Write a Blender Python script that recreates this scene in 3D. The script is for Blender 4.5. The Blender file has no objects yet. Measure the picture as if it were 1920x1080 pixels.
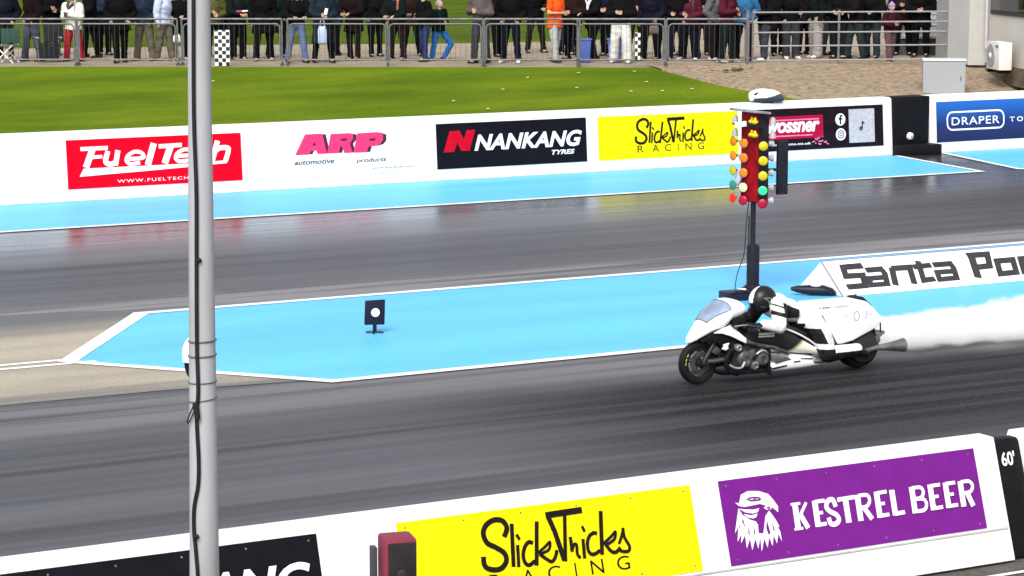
import bpy, bmesh, math, random
from mathutils import Vector, Matrix, noise as mnoise
random.seed(7)
scene = bpy.context.scene
R = math.radians
COL = scene.collection

# ------------------------------------------------------------------ camera, sky, sun, exposure
cam = bpy.data.cameras.new('camera')
cam.sensor_width = 36.0
cam.lens = 84.375
cam.clip_start = 0.1
cam.clip_end = 2000
camo = bpy.data.objects.new('camera', cam)
COL.objects.link(camo)
camo.location = (0, 0, 4.8)
vd = Vector((0.46819609, 0.87064124, -0.15091806))
camo.rotation_euler = vd.to_track_quat('-Z', 'Y').to_euler()
scene.camera = camo

SUN_EL, SUN_AZ = 46.0, 222.0          # overcast: a broad soft sun behind the camera, to the left
world = bpy.data.worlds.new('World')
scene.world = world
world.use_nodes = True
wn = world.node_tree.nodes; wl = world.node_tree.links
wn.clear()
sky = wn.new('ShaderNodeTexSky'); sky.sky_type = 'NISHITA'; sky.sun_disc = False
sky.sun_elevation = R(SUN_EL); sky.sun_rotation = R(SUN_AZ)
sky.air_density = 1.0; sky.dust_density = 4.0
hsv = wn.new('ShaderNodeHueSaturation'); hsv.inputs['Saturation'].default_value = 0.36
bg = wn.new('ShaderNodeBackground'); bg.inputs['Strength'].default_value = 0.15
wo = wn.new('ShaderNodeOutputWorld')
wl.new(sky.outputs[0], hsv.inputs['Color']); wl.new(hsv.outputs[0], bg.inputs['Color']); wl.new(bg.outputs[0], wo.inputs['Surface'])
sl = bpy.data.lights.new('sun', 'SUN'); sl.energy = 1.5; sl.angle = R(32); sl.color = (1.0, 0.975, 0.95)
so = bpy.data.objects.new('sun', sl); COL.objects.link(so)
sd = Vector((math.sin(R(SUN_AZ)) * math.cos(R(SUN_EL)), math.cos(R(SUN_AZ)) * math.cos(R(SUN_EL)), math.sin(R(SUN_EL))))
so.rotation_euler = sd.to_track_quat('Z', 'Y').to_euler()
so.location = (0, 30, 30)
scene.view_settings.view_transform = 'Standard'
scene.view_settings.look = 'None'
scene.view_settings.gamma = 1
scene.view_settings.exposure = 0.63
scene.cycles.volume_bounces = 6
scene.cycles.max_bounces = 10
scene.cycles.volume_step_rate = 1.0

# ------------------------------------------------------------------ materials
MATS = {}
def mat(name, col, rough=0.6, var=0.12, scale=6.0, bump=0.0, bscale=40.0, metal=0.0, coat=0.0, emit=0.0, spec=0.22, stretch=None, alpha=1.0, dirt=None):
    if name in MATS: return MATS[name]
    m = bpy.data.materials.new(name); m.use_nodes = True
    n = m.node_tree.nodes; l = m.node_tree.links
    b = n['Principled BSDF']
    tc = n.new('ShaderNodeTexCoord'); mp = n.new('ShaderNodeMapping')
    l.new(tc.outputs['Object'], mp.inputs['Vector'])
    if stretch: mp.inputs['Scale'].default_value = stretch
    nz = n.new('ShaderNodeTexNoise'); nz.inputs['Scale'].default_value = scale; nz.inputs['Detail'].default_value = 5
    l.new(mp.outputs[0], nz.inputs['Vector'])
    mx = n.new('ShaderNodeMixRGB'); mx.blend_type = 'MIX'
    lo = [max(0, c * (1 - var)) for c in col]; hi = [min(1, c * (1 + var)) for c in col]
    if dirt: lo = list(dirt)
    mx.inputs['Color1'].default_value = (*lo, 1); mx.inputs['Color2'].default_value = (*hi, 1)
    rp = n.new('ShaderNodeValToRGB'); rp.color_ramp.elements[0].position = 0.3; rp.color_ramp.elements[1].position = 0.55 if dirt else 0.7
    l.new(nz.outputs['Fac'], rp.inputs[0]); l.new(rp.outputs[0], mx.inputs['Fac'])
    l.new(mx.outputs[0], b.inputs['Base Color'])
    b.inputs['Roughness'].default_value = rough; b.inputs['Metallic'].default_value = metal
    b.inputs['Coat Weight'].default_value = coat; b.inputs['Specular IOR Level'].default_value = spec
    if emit:
        b.inputs['Emission Color'].default_value = (*col, 1); b.inputs['Emission Strength'].default_value = emit
    if bump:
        n2 = n.new('ShaderNodeTexNoise'); n2.inputs['Scale'].default_value = bscale; n2.inputs['Detail'].default_value = 4
        l.new(mp.outputs[0], n2.inputs['Vector'])
        bp = n.new('ShaderNodeBump'); bp.inputs['Strength'].default_value = bump; bp.inputs['Distance'].default_value = 0.02
        l.new(n2.outputs['Fac'], bp.inputs['Height']); l.new(bp.outputs[0], b.inputs['Normal'])
    MATS[name] = m
    return m

white_paint = mat('white_wall_paint', (.80, .80, .80), .55, .06, 1.2, .15, 30, dirt=(.70, .70, .69))
black_paint = mat('black_paint', (.0045, .0045, .0055), .55, .3, spec=.15)
white_ink = mat('white_ink', (.82, .82, .82), .5, .04)
black_ink = mat('black_ink', (.008, .005, .005), .6, .2, spec=.15)
grey_ink = mat('grey_ink', (.036, .033, .035), .6, .15, spec=.2)
red_board = mat('red_board', (.64, .001, .014), .5, .06, spec=.05)
yellow_board = mat('yellow_board', (.74, .62, .004), .5, .05, spec=.05)
purple_board = mat('purple_board', (.145, .014, .20), .5, .07, spec=.05)
dark_board = mat('dark_board', (.004, .004, .007), .5, .3, spec=.12)
pink_ink = mat('pink_ink', (.80, .035, .135), .5, .05)
white_board = mat('white_board', (.80, .80, .80), .5, .04)
galv = mat('galvanised_steel', (.15, .15, .155), .5, .25, 8, metal=.2)
galv_dark = mat('weathered_steel', (.09, .09, .095), .55, .25, 8, metal=.2)
rubber = mat('black_rubber', (.012, .012, .012), .6, .3)
screw = mat('screw_metal', (.25, .25, .25), .4, .2, metal=.8)

# ------------------------------------------------------------------ mesh helpers
class MB:
    """collects shapes in one bmesh; build() links them as one mesh object"""
    def __init__(self, k=1.0):
        self.bm = bmesh.new(); self.k = k
    def _mi(self, geom, mi):
        for f in geom:
            if isinstance(f, bmesh.types.BMFace): f.material_index = mi
    def box(self, c, s, mi=0, rot=None, bevel=0.0):
        k = self.k
        g = bmesh.ops.create_cube(self.bm, size=1.0)
        vs = g['verts']
        fs = list({f for v in vs for f in v.link_faces})
        M = Matrix.Translation(Vector(c) * k) @ (rot.to_4x4() if rot else Matrix()) @ Matrix.Diagonal((s[0] * k, s[1] * k, s[2] * k, 1))
        bmesh.ops.transform(self.bm, matrix=M, verts=vs)
        self._mi(fs, mi)
        if bevel:
            es = list({e for f in fs for e in f.edges})
            r = bmesh.ops.bevel(self.bm, geom=es, offset=bevel * k, segments=2, affect='EDGES', profile=.6)
            self._mi(r['faces'], mi)
        return self
    def tube(self, pts, rad, n=10, mi=0, cap=True, smooth_pts=False):
        k = self.k
        P = [Vector(p) for p in pts]
        rr = rad if isinstance(rad, (list, tuple)) else [rad] * len(P)
        if smooth_pts:
            Q = catmull([tuple(p) + (r,) for p, r in zip(P, rr)], 5)
            P = [Vector(q[:3]) for q in Q]; rr = [q[3] for q in Q]
        rings = []
        up = None
        for i, p in enumerate(P):
            d = (P[min(i + 1, len(P) - 1)] - P[max(i - 1, 0)]).normalized()
            if up is None:
                up = Vector((0, 0, 1)) if abs(d.z) < .9 else Vector((1, 0, 0))
            a = d.cross(up)
            if a.length < 1e-5: a = d.orthogonal()
            a.normalize(); b = d.cross(a).normalized(); up = a.cross(d)
            rings.append([self.bm.verts.new((p + (a * math.cos(t) + b * math.sin(t)) * rr[i]) * k) for t in [2 * math.pi * j / n for j in range(n)]])
        for i in range(len(rings) - 1):
            for j in range(n):
                f = self.bm.faces.new((rings[i][j], rings[i][(j + 1) % n], rings[i + 1][(j + 1) % n], rings[i + 1][j])); f.material_index = mi
        if cap:
            self.bm.faces.new(rings[0][::-1]).material_index = mi
            self.bm.faces.new(rings[-1]).material_index = mi
        return self
    def ell(self, c, r, mi=0, rot=None, u=16, v=10):
        k = self.k
        g = bmesh.ops.create_uvsphere(self.bm, u_segments=u, v_segments=v, radius=1.0)
        vs = g['verts']
        r = r if isinstance(r, (tuple, list)) else (r, r, r)
        M = Matrix.Translation(Vector(c) * k) @ (rot.to_4x4() if rot else Matrix()) @ Matrix.Diagonal((r[0] * k, r[1] * k, r[2] * k, 1))
        bmesh.ops.transform(self.bm, matrix=M, verts=vs)
        for f in {f for w in vs for f in w.link_faces}: f.material_index = mi
        return self
    def prism(self, poly, a, b, axis='y', mi=0, bevel=0.0):
        """poly of (u, w) extruded between a and b along axis; y: (x, z) outline; x: (y, z); z: (x, y)"""
        k = self.k
        def P(u, w, t):
            return Vector({'y': (u, t, w), 'x': (t, u, w), 'z': (u, w, t)}[axis]) * k
        A = [self.bm.verts.new(P(u, w, a)) for u, w in poly]; B = [self.bm.verts.new(P(u, w, b)) for u, w in poly]
        fs = [self.bm.faces.new(A), self.bm.faces.new(B[::-1])]
        n = len(poly)
        for i in range(n): fs.append(self.bm.faces.new((A[i], B[i], B[(i + 1) % n], A[(i + 1) % n])))
        for f in fs: f.material_index = mi
        bmesh.ops.recalc_face_normals(self.bm, faces=fs)
        if bevel:
            es = list({e for f in fs for e in f.edges})
            r = bmesh.ops.bevel(self.bm, geom=es, offset=bevel * k, segments=2, affect='EDGES', profile=.6)
            self._mi(r['faces'], mi)
        return self
    def loft(self, st, n=24, e=2.4, mi=None, cap=True):
        """st: (x, ztop, zbot, halfwidth[, ycentre]) super-elliptic cross sections along x"""
        k = self.k
        rings = []
        for s in st:
            x, zt, zb, hw = s[:4]; yc = s[4] if len(s) > 4 else 0
            zc, hh = (zt + zb) / 2, (zt - zb) / 2
            ring = []
            for j in range(n):
                t = 2 * math.pi * j / n
                cy, cz = math.cos(t), math.sin(t)
                y = math.copysign(abs(cy) ** (2 / e), cy) * hw; z = math.copysign(abs(cz) ** (2 / e), cz) * hh
                ring.append(self.bm.verts.new(Vector((x, yc + y, zc + z)) * k))
            rings.append(ring)
        for i in range(len(rings) - 1):
            for j in range(n):
                f = self.bm.faces.new((rings[i][j], rings[i + 1][j], rings[i + 1][(j + 1) % n], rings[i][(j + 1) % n]))
                if mi: f.material_index = mi(f.calc_center_median() / k, f)
        if cap:
            for ring in (rings[0], rings[-1][::-1]):
                f = self.bm.faces.new(ring)
                if mi: f.material_index = mi(f.calc_center_median() / k, f)
        return self
    def lathe(self, c, prof, axis='y', n=32, mi=0, closed=False):
        """prof: (radius, offset along axis)"""
        k = self.k
        c = Vector(c)
        rings = []
        for r, o in prof:
            ring = []
            for j in range(n):
                t = 2 * math.pi * j / n; a, b = r * math.cos(t), r * math.sin(t)
                v = {'y': (a, o, b), 'x': (o, a, b), 'z': (a, b, o)}[axis]
                ring.append(self.bm.verts.new((c + Vector(v)) * k))
            rings.append(ring)
        m = len(rings)
        fs = []
        for i in range(m if closed else m - 1):
            A, B = rings[i], rings[(i + 1) % m]
            for j in range(n):
                fs.append(self.bm.faces.new((A[j], A[(j + 1) % n], B[(j + 1) % n], B[j])))
        if not closed:
            for ring, r in ((rings[0], prof[0][0]), (rings[-1], prof[-1][0])):
                if r > 1e-4: fs.append(self.bm.faces.new(ring))
        for f in fs: f.material_index = mi
        bmesh.ops.recalc_face_normals(self.bm, faces=fs)
        return self
    def sheet(self, poly, z, mi=0):
        f = self.bm.faces.new([self.bm.verts.new((x * self.k, y * self.k, z * self.k)) for x, y in poly]); f.material_index = mi
        if f.normal.z < 0: f.normal_flip()
        return self
    def build(self, name, mats, parent=None, smooth=True, angle=40, recalc=True):
        bm = self.bm
        if recalc: bmesh.ops.recalc_face_normals(bm, faces=bm.faces)
        me = bpy.data.meshes.new(name); bm.to_mesh(me); bm.free()
        return link_mesh(name, me, mats, parent, smooth, angle)

def link_mesh(name, me, mats, parent=None, smooth=True, angle=40):
    for m in (mats if isinstance(mats, (list, tuple)) else [mats]): me.materials.append(m)
    if smooth:
        me.polygons.foreach_set('use_smooth', [True] * len(me.polygons))
        try: me.set_sharp_from_angle(angle=R(angle))
        except Exception: pass
    o = bpy.data.objects.new(name, me); COL.objects.link(o)
    if parent: o.parent = parent
    return o

def empty(name, loc, rz=0.0, rx=0.0):
    o = bpy.data.objects.new(name, None); COL.objects.link(o)
    o.location = loc; o.rotation_euler = (rx, 0, rz); o.empty_display_size = .2
    return o
def tag(o, label, cat, group=None, kind=None):
    o['label'] = label; o['category'] = cat
    if group: o['group'] = group
    if kind: o['kind'] = kind
    return o
def struct(o, kind='structure'):
    o['kind'] = kind
    return o

def catmull(P, m=6):
    out = []
    for i in range(len(P) - 1):
        p0, p1, p2, p3 = P[max(i - 1, 0)], P[i], P[i + 1], P[min(i + 2, len(P) - 1)]
        for s in range(m):
            t = s / m
            out.append(tuple(.5 * (2 * b + (c - a) * t + (2 * a - 5 * b + 4 * c - d) * t * t + (3 * b - a - 3 * c + d) * t ** 3) for a, b, c, d in zip(p0, p1, p2, p3)))
    out.append(tuple(P[-1]))
    return out

# ------------------------------------------------------------------ flat lettering (in a board's own u, v plane; n is the height above it)
def ribbon(bm, pts, w, n, closed=False):
    P = [Vector(p) for p in pts]
    if not closed:
        d0 = (P[1] - P[0]).normalized(); d1 = (P[-1] - P[-2]).normalized()
        P[0] = P[0] - d0 * w * .12; P[-1] = P[-1] + d1 * w * .12
    L, Rr = [], []
    m = len(P)
    for i in range(m):
        a = P[(i - 1) % m] if (closed or i > 0) else None
        b = P[(i + 1) % m] if (closed or i < m - 1) else None
        d1 = (P[i] - a).normalized() if a is not None else (b - P[i]).normalized()
        d2 = (b - P[i]).normalized() if b is not None else d1
        t = (d1 + d2)
        t = d1 if t.length < 1e-6 else t.normalized()
        nn = Vector((-t.y, t.x)); c = max(.45, nn.dot(Vector((-d1.y, d1.x))))
        off = nn * (w / 2 / c)
        L.append(bm.verts.new((P[i].x + off.x, P[i].y + off.y, n))); Rr.append(bm.verts.new((P[i].x - off.x, P[i].y - off.y, n)))
    for i in range(m if closed else m - 1):
        j = (i + 1) % m
        bm.faces.new((Rr[i], Rr[j], L[j], L[i]))
def strokes(items, n0, su=1.0, du=0.0, dv=0.0):
    bm = bmesh.new()
    n = n0
    for kind, w, pts in items:
        pts = [(u * su + du, v * su + dv) for u, v in pts]; w = w * su
        if kind == 'P':
            f = bm.faces.new([bm.verts.new((u, v, n)) for u, v in pts])
            bmesh.ops.triangulate(bm, faces=[f])
        elif kind == 'S': ribbon(bm, catmull(pts, 6), w, n)
        elif kind == 'C': ribbon(bm, pts, w, n, True)
        else: ribbon(bm, pts, w, n)
        n += .0003
    for f in bm.faces:
        f.normal_update()
        if f.normal.z < 0: f.normal_flip()
    return bm
def text_bm(s, rect, n, bold=0.0, shear=0.0, spacing=1.0):
    cu = bpy.data.curves.new('lettering', 'FONT'); cu.body = s; cu.size = 1.0; cu.offset = bold; cu.shear = shear; cu.space_character = spacing
    cu.resolution_u = 4
    ob = bpy.data.objects.new('lettering', cu); COL.objects.link(ob)
    dg = bpy.context.evaluated_depsgraph_get()
    me = bpy.data.meshes.new_from_object(ob.evaluated_get(dg))
    bm = bmesh.new(); bm.from_mesh(me)
    bpy.data.objects.remove(ob); bpy.data.curves.remove(cu); bpy.data.meshes.remove(me)
    xs = [v.co.x for v in bm.verts]; ys = [v.co.y for v in bm.verts]
    x0, x1, y0, y1 = min(xs), max(xs), min(ys), max(ys)
    u0, u1, v0, v1 = rect
    for v in bm.verts:
        v.co = ((v.co.x - x0) / (x1 - x0) * (u1 - u0) + u0, (v.co.y - y0) / (y1 - y0) * (v1 - v0) + v0, n)
    for f in bm.faces:
        f.normal_update()
        if f.normal.z < 0: f.normal_flip()
    return bm
def put(bm, name, m, parent):
    me = bpy.data.meshes.new(name); bm.to_mesh(me); bm.free()
    return link_mesh(name, me, m, parent, smooth=False)
def rect_bm(r, n):
    bm = bmesh.new()
    bm.faces.new([bm.verts.new((u, v, n)) for u, v in ((r[0], r[2]), (r[1], r[2]), (r[1], r[3]), (r[0], r[3]))])
    return bm
def disc_bm(c, rad, n, seg=24):
    bm = bmesh.new()
    bm.faces.new([bm.verts.new((c[0] + rad * math.cos(2 * math.pi * j / seg), c[1] + rad * math.sin(2 * math.pi * j / seg), n)) for j in range(seg)])
    return bm
def ring_items(c, rad, w, seg=20):
    return [('C', w, [(c[0] + rad * math.cos(2 * math.pi * j / seg), c[1] + rad * math.sin(2 * math.pi * j / seg)) for j in range(seg)])]

ART = {'arp': [('P', 0, [(0.788, 0.397), (1.003, 0.767), (1.346, 0.768), (1.416, 0.4), (1.235, 0.399), (1.212, 0.463), (1.106, 0.463), (1.064, 0.397)]),
         ('P', 0,
          [(1.426, 0.402), (1.51, 0.754), (1.891, 0.755), (1.963, 0.735), (1.945, 0.638), (1.882, 0.567), (1.933, 0.394), (1.767, 0.394), (1.725, 0.518), (1.688, 0.52),
           (1.655, 0.397)]),
         ('P', 0, [(1.949, 0.393), (2.044, 0.744), (2.457, 0.751), (2.564, 0.71), (2.559, 0.6), (2.487, 0.517), (2.391, 0.496), (2.261, 0.495), (2.218, 0.388)])],
 'arp_a': (0.771, 1.563, 0.217, 0.306),
 'arp_holes': [('P', 0, [(1.132, 0.559), (1.188, 0.624), (1.211, 0.56)]), ('P', 0, [(1.716, 0.66), (1.839, 0.664), (1.821, 0.621), (1.703, 0.621)]),
               ('P', 0, [(2.289, 0.636), (2.414, 0.643), (2.396, 0.597), (2.282, 0.594)])],
 'arp_p': (1.998, 2.612, 0.183, 0.287),
 'arp_shadow': [('P', 0, [(0.856, 0.401), (1.071, 0.755), (1.414, 0.755), (1.485, 0.404), (1.304, 0.403), (1.281, 0.467), (1.175, 0.467), (1.132, 0.401)]),
                ('P', 0,
                 [(1.496, 0.406), (1.578, 0.741), (1.96, 0.742), (2.032, 0.722), (2.014, 0.625), (1.952, 0.555), (2.003, 0.398), (1.837, 0.398), (1.795, 0.522), (1.757, 0.524),
                  (1.725, 0.401)]),
                ('P', 0, [(2.019, 0.397), (2.113, 0.731), (2.527, 0.739), (2.634, 0.697), (2.629, 0.587), (2.558, 0.521), (2.462, 0.5), (2.332, 0.499), (2.289, 0.393)])],
 'arp_u': (2.317, 3.193, 0.065, 0.111),
 'bird': [('P', 0.0,
           [(0.111, 0.446), (0.145, 0.435), (0.171, 0.495), (0.236, 0.514), (0.324, 0.505), (0.405, 0.474), (0.439, 0.428), (0.47, 0.378), (0.464, 0.334), (0.445, 0.354),
            (0.421, 0.374), (0.388, 0.387), (0.32, 0.412), (0.262, 0.409), (0.189, 0.405), (0.141, 0.416)]),
          ('P', 0.0, [(0.138, 0.399), (0.186, 0.387), (0.256, 0.378), (0.307, 0.382), (0.292, 0.357), (0.248, 0.35), (0.182, 0.367)]),
          ('P', 0.0, [(0.168, 0.355), (0.234, 0.338), (0.287, 0.346), (0.268, 0.32), (0.244, 0.315), (0.196, 0.329)]),
          ('P', 0.0,
           [(0.132, 0.402), (0.157, 0.351), (0.214, 0.309), (0.261, 0.291), (0.274, 0.265), (0.268, 0.206), (0.307, 0.198), (0.325, 0.247), (0.348, 0.317), (0.387, 0.355),
            (0.407, 0.325), (0.431, 0.283), (0.453, 0.234), (0.443, 0.226), (0.43, 0.247), (0.454, 0.195), (0.455, 0.123), (0.434, 0.18), (0.409, 0.114), (0.393, 0.178),
            (0.369, 0.102), (0.351, 0.169), (0.325, 0.095), (0.309, 0.162), (0.268, 0.071), (0.277, 0.176), (0.245, 0.098), (0.233, 0.171), (0.193, 0.092), (0.188, 0.177),
            (0.149, 0.109), (0.151, 0.205), (0.106, 0.151), (0.125, 0.22), (0.08, 0.166), (0.106, 0.271), (0.069, 0.227)]),
          ('P', 0.0, [(0.345, 0.378), (0.375, 0.399), (0.405, 0.386), (0.412, 0.363), (0.371, 0.363)])],
 'bird_marks': [('S', 0.0121, [(0.213, 0.453), (0.251, 0.464), (0.314, 0.456), (0.326, 0.443), (0.282, 0.441), (0.229, 0.447)]), ('L', 0.0106, [(0.285, 0.455), (0.268, 0.442)]),
                ('P', 0.0, [(0.154, 0.334), (0.165, 0.242), (0.157, 0.267), (0.144, 0.305)]), ('P', 0.0, [(0.199, 0.292), (0.188, 0.191), (0.179, 0.216)]),
                ('P', 0.0, [(0.237, 0.282), (0.237, 0.191), (0.226, 0.211)]), ('P', 0.0, [(0.132, 0.318), (0.111, 0.236), (0.112, 0.272)]),
                ('P', 0.0, [(0.354, 0.292), (0.367, 0.194), (0.348, 0.184), (0.337, 0.234)]), ('P', 0.0, [(0.391, 0.288), (0.409, 0.201), (0.394, 0.215)]),
                ('S', 0.0075, [(0.374, 0.379), (0.389, 0.382), (0.396, 0.373), (0.381, 0.369), (0.374, 0.379)])],
 'dr_box': (0.233, 1.744, 0.25, 0.62),
 'dr_o': (1.911, 2.822, 0.364, 0.466),
 'dr_panel': (-0.055, 2.905, 0.027, 0.807),
 'dr_t': (0.348, 1.625, 0.346, 0.511),
 'dr_wall_left': (-0.223, 0.982),
 'fueltech': [('L', 0.1136, [(0.47, 0.675), (0.341, 0.375)]), ('L', 0.0691, [(0.262, 0.688), (0.736, 0.688)]), ('L', 0.0593, [(0.409, 0.534), (0.632, 0.542)]),
              ('S', 0.0889, [(0.742, 0.621), (0.695, 0.456), (0.777, 0.4), (0.878, 0.428)]), ('L', 0.0938, [(0.927, 0.626), (0.871, 0.387)]),
              ('S', 0.0667, [(1.085, 0.479), (1.375, 0.487), (1.364, 0.569), (1.243, 0.601), (1.118, 0.543), (1.074, 0.456), (1.144, 0.388), (1.314, 0.403)]),
              ('L', 0.1136, [(1.589, 0.719), (1.467, 0.368)]), ('L', 0.0741, [(1.69, 0.672), (2.103, 0.68)]), ('L', 0.1185, [(1.903, 0.67), (1.782, 0.381)]),
              ('S', 0.0667, [(1.986, 0.489), (2.274, 0.498), (2.268, 0.571), (2.166, 0.599), (2.031, 0.544), (1.984, 0.457), (2.056, 0.392), (2.224, 0.403)]),
              ('S', 0.0741, [(2.594, 0.552), (2.506, 0.603), (2.378, 0.561), (2.322, 0.462), (2.389, 0.395), (2.534, 0.412)]), ('L', 0.0988, [(2.784, 0.714), (2.665, 0.363)]),
              ('S', 0.0889, [(2.719, 0.522), (2.808, 0.59), (2.961, 0.593), (2.984, 0.539), (2.924, 0.37)]),
              ('P', 0.0, [(0.291, 0.347), (1.2, 0.345), (2.229, 0.346), (2.924, 0.37), (2.952, 0.321), (2.225, 0.285), (1.195, 0.245), (0.212, 0.21)])],
 'fueltech_url': (0.893, 2.582, 0.069, 0.125),
 'kestrel': [('L', 0.0482, [(0.618, 0.376), (0.613, 0.198)]), ('L', 0.0241, [(0.637, 0.277), (0.715, 0.374)]), ('L', 0.0392, [(0.65, 0.296), (0.697, 0.196)]),
             ('L', 0.0181, [(0.582, 0.378), (0.663, 0.377)]), ('L', 0.0181, [(0.58, 0.196), (0.653, 0.196)]), ('L', 0.0482, [(0.791, 0.375), (0.787, 0.196)]),
             ('L', 0.0271, [(0.795, 0.373), (0.876, 0.373)]), ('L', 0.0241, [(0.796, 0.289), (0.845, 0.288)]), ('L', 0.0271, [(0.79, 0.203), (0.861, 0.205)]),
             ('S', 0.0362,
              [(0.966, 0.321), (0.95, 0.37), (0.905, 0.365), (0.885, 0.322), (0.911, 0.288), (0.962, 0.257), (0.976, 0.219), (0.945, 0.194), (0.901, 0.199), (0.89, 0.241)]),
             ('L', 0.0301, [(0.994, 0.365), (1.142, 0.368)]), ('L', 0.0482, [(1.062, 0.366), (1.06, 0.194)]), ('L', 0.0482, [(1.172, 0.375), (1.168, 0.194)]),
             ('S', 0.0271, [(1.184, 0.373), (1.259, 0.369), (1.274, 0.327), (1.242, 0.289), (1.181, 0.285)]), ('L', 0.0392, [(1.211, 0.285), (1.268, 0.194)]),
             ('L', 0.0482, [(1.346, 0.379), (1.342, 0.198)]), ('L', 0.0271, [(1.351, 0.374), (1.435, 0.376)]), ('L', 0.0241, [(1.349, 0.292), (1.403, 0.292)]),
             ('L', 0.0271, [(1.346, 0.204), (1.426, 0.206)]), ('L', 0.0482, [(1.486, 0.376), (1.483, 0.199)]), ('L', 0.0301, [(1.484, 0.204), (1.568, 0.207)]),
             ('L', 0.0482, [(1.669, 0.378), (1.664, 0.193)]), ('S', 0.0271, [(1.674, 0.375), (1.748, 0.372), (1.769, 0.337), (1.742, 0.297), (1.675, 0.292)]),
             ('S', 0.0271, [(1.675, 0.29), (1.756, 0.284), (1.78, 0.244), (1.75, 0.203), (1.665, 0.2)]), ('L', 0.0482, [(1.84, 0.377), (1.835, 0.196)]),
             ('L', 0.0271, [(1.845, 0.372), (1.93, 0.373)]), ('L', 0.0241, [(1.843, 0.288), (1.899, 0.289)]), ('L', 0.0271, [(1.84, 0.203), (1.922, 0.204)]),
             ('L', 0.0482, [(1.983, 0.376), (1.978, 0.196)]), ('L', 0.0271, [(1.987, 0.373), (2.072, 0.373)]), ('L', 0.0241, [(1.984, 0.289), (2.041, 0.29)]),
             ('L', 0.0271, [(1.981, 0.203), (2.064, 0.205)]), ('L', 0.0482, [(2.122, 0.371), (2.118, 0.191)]),
             ('S', 0.0271, [(2.132, 0.37), (2.207, 0.367), (2.231, 0.328), (2.2, 0.289), (2.134, 0.285)]), ('L', 0.0422, [(2.168, 0.287), (2.205, 0.184)])],
 'nankang_n': [('P', 0,
                [(0.139, 0.31), (0.283, 0.703), (0.485, 0.712), (0.578, 0.541), (0.642, 0.713), (0.823, 0.713), (0.687, 0.323), (0.513, 0.323), (0.435, 0.484), (0.361, 0.317)])],
 'nankang_t': (0.789, 3.132, 0.313, 0.62),
 'nankang_y': (2.452, 2.963, 0.167, 0.257),
 'oss_card': (2.364, 3.008, 0.09, 0.778),
 'oss_f': (2.152, 0.58),
 'oss_i': (2.155, 0.274),
 'oss_l1': (0.662, 1.648, 0.594, 0.643),
 'oss_red': (0.261, 1.716, 0.235, 0.694),
 'oss_right': (3.228, 0.836),
 'oss_splash': (1.646, 0.186),
 'oss_t': (0.33, 1.633, 0.36, 0.578),
 'oss_url': (0.385, 1.407, 0.09, 0.153),
 'santa': [('L', 0.0949, [(0.571, 0.503), (0.27, 0.502), (0.233, 0.347), (0.498, 0.338), (0.444, 0.161), (0.16, 0.161)]),
           ('L', 0.0896, [(0.601, 0.419), (0.839, 0.419), (0.855, 0.343), (0.789, 0.135)]), ('L', 0.0843, [(0.844, 0.272), (0.565, 0.275), (0.537, 0.159), (0.812, 0.157)]),
           ('L', 0.0949, [(1.01, 0.41), (0.915, 0.128)]), ('L', 0.0949, [(1.02, 0.411), (1.298, 0.407), (1.217, 0.123)]),
           ('L', 0.0896, [(1.487, 0.492), (1.393, 0.161), (1.576, 0.172)]), ('L', 0.0843, [(1.363, 0.406), (1.649, 0.414)]),
           ('L', 0.0896, [(1.699, 0.412), (1.982, 0.41), (1.989, 0.334), (1.934, 0.138)]), ('L', 0.0843, [(1.982, 0.276), (1.679, 0.278), (1.651, 0.153), (1.966, 0.154)]),
           ('L', 0.1159, [(2.405, 0.551), (2.286, 0.136)]), ('L', 0.0949, [(2.338, 0.527), (2.673, 0.522), (2.592, 0.313), (2.338, 0.307)]),
           ('C', 0.0949, [(2.756, 0.386), (3.032, 0.386), (2.959, 0.161), (2.681, 0.158)]), ('C', 0.0949, [(3.169, 0.389), (3.436, 0.387), (3.366, 0.163), (3.091, 0.159)]),
           ('L', 0.0949, [(3.502, 0.549), (3.362, 0.138)])],
 'slick': [('S', 0.0377,
            [(0.785, 0.427), (0.813, 0.48), (0.79, 0.531), (0.73, 0.547), (0.664, 0.522), (0.63, 0.469), (0.647, 0.401), (0.71, 0.36), (0.766, 0.315), (0.773, 0.262),
             (0.734, 0.22), (0.68, 0.212), (0.624, 0.229), (0.603, 0.26), (0.605, 0.307)]),
           ('L', 0.0306, [(0.854, 0.503), (0.821, 0.218)]), ('L', 0.0259, [(0.875, 0.356), (0.86, 0.211)]), ('L', 0.0235, [(0.879, 0.428), (0.896, 0.394)]),
           ('S', 0.0282, [(0.991, 0.357), (0.963, 0.367), (0.928, 0.338), (0.906, 0.283), (0.913, 0.23), (0.942, 0.212), (0.987, 0.233)]),
           ('L', 0.0306, [(1.047, 0.496), (0.997, 0.205)]), ('S', 0.0212, [(1.019, 0.284), (1.08, 0.319), (1.124, 0.347), (1.107, 0.297), (1.034, 0.275)]),
           ('S', 0.0259, [(1.034, 0.275), (1.077, 0.238), (1.116, 0.214), (1.148, 0.239), (1.168, 0.284)]), ('L', 0.0447, [(1.127, 0.532), (1.406, 0.537)]),
           ('L', 0.0377, [(1.141, 0.518), (1.173, 0.418), (1.204, 0.266), (1.214, 0.212)]), ('L', 0.0282, [(1.269, 0.513), (1.222, 0.206)]),
           ('L', 0.0259, [(1.288, 0.361), (1.285, 0.263)]), ('S', 0.0235, [(1.287, 0.275), (1.308, 0.308), (1.327, 0.301), (1.323, 0.241), (1.341, 0.212)]),
           ('L', 0.0259, [(1.383, 0.335), (1.374, 0.206)]), ('L', 0.0212, [(1.392, 0.424), (1.405, 0.388)]),
           ('S', 0.0259, [(1.498, 0.363), (1.468, 0.368), (1.431, 0.344), (1.411, 0.293), (1.418, 0.239), (1.454, 0.223), (1.502, 0.243)]),
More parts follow.
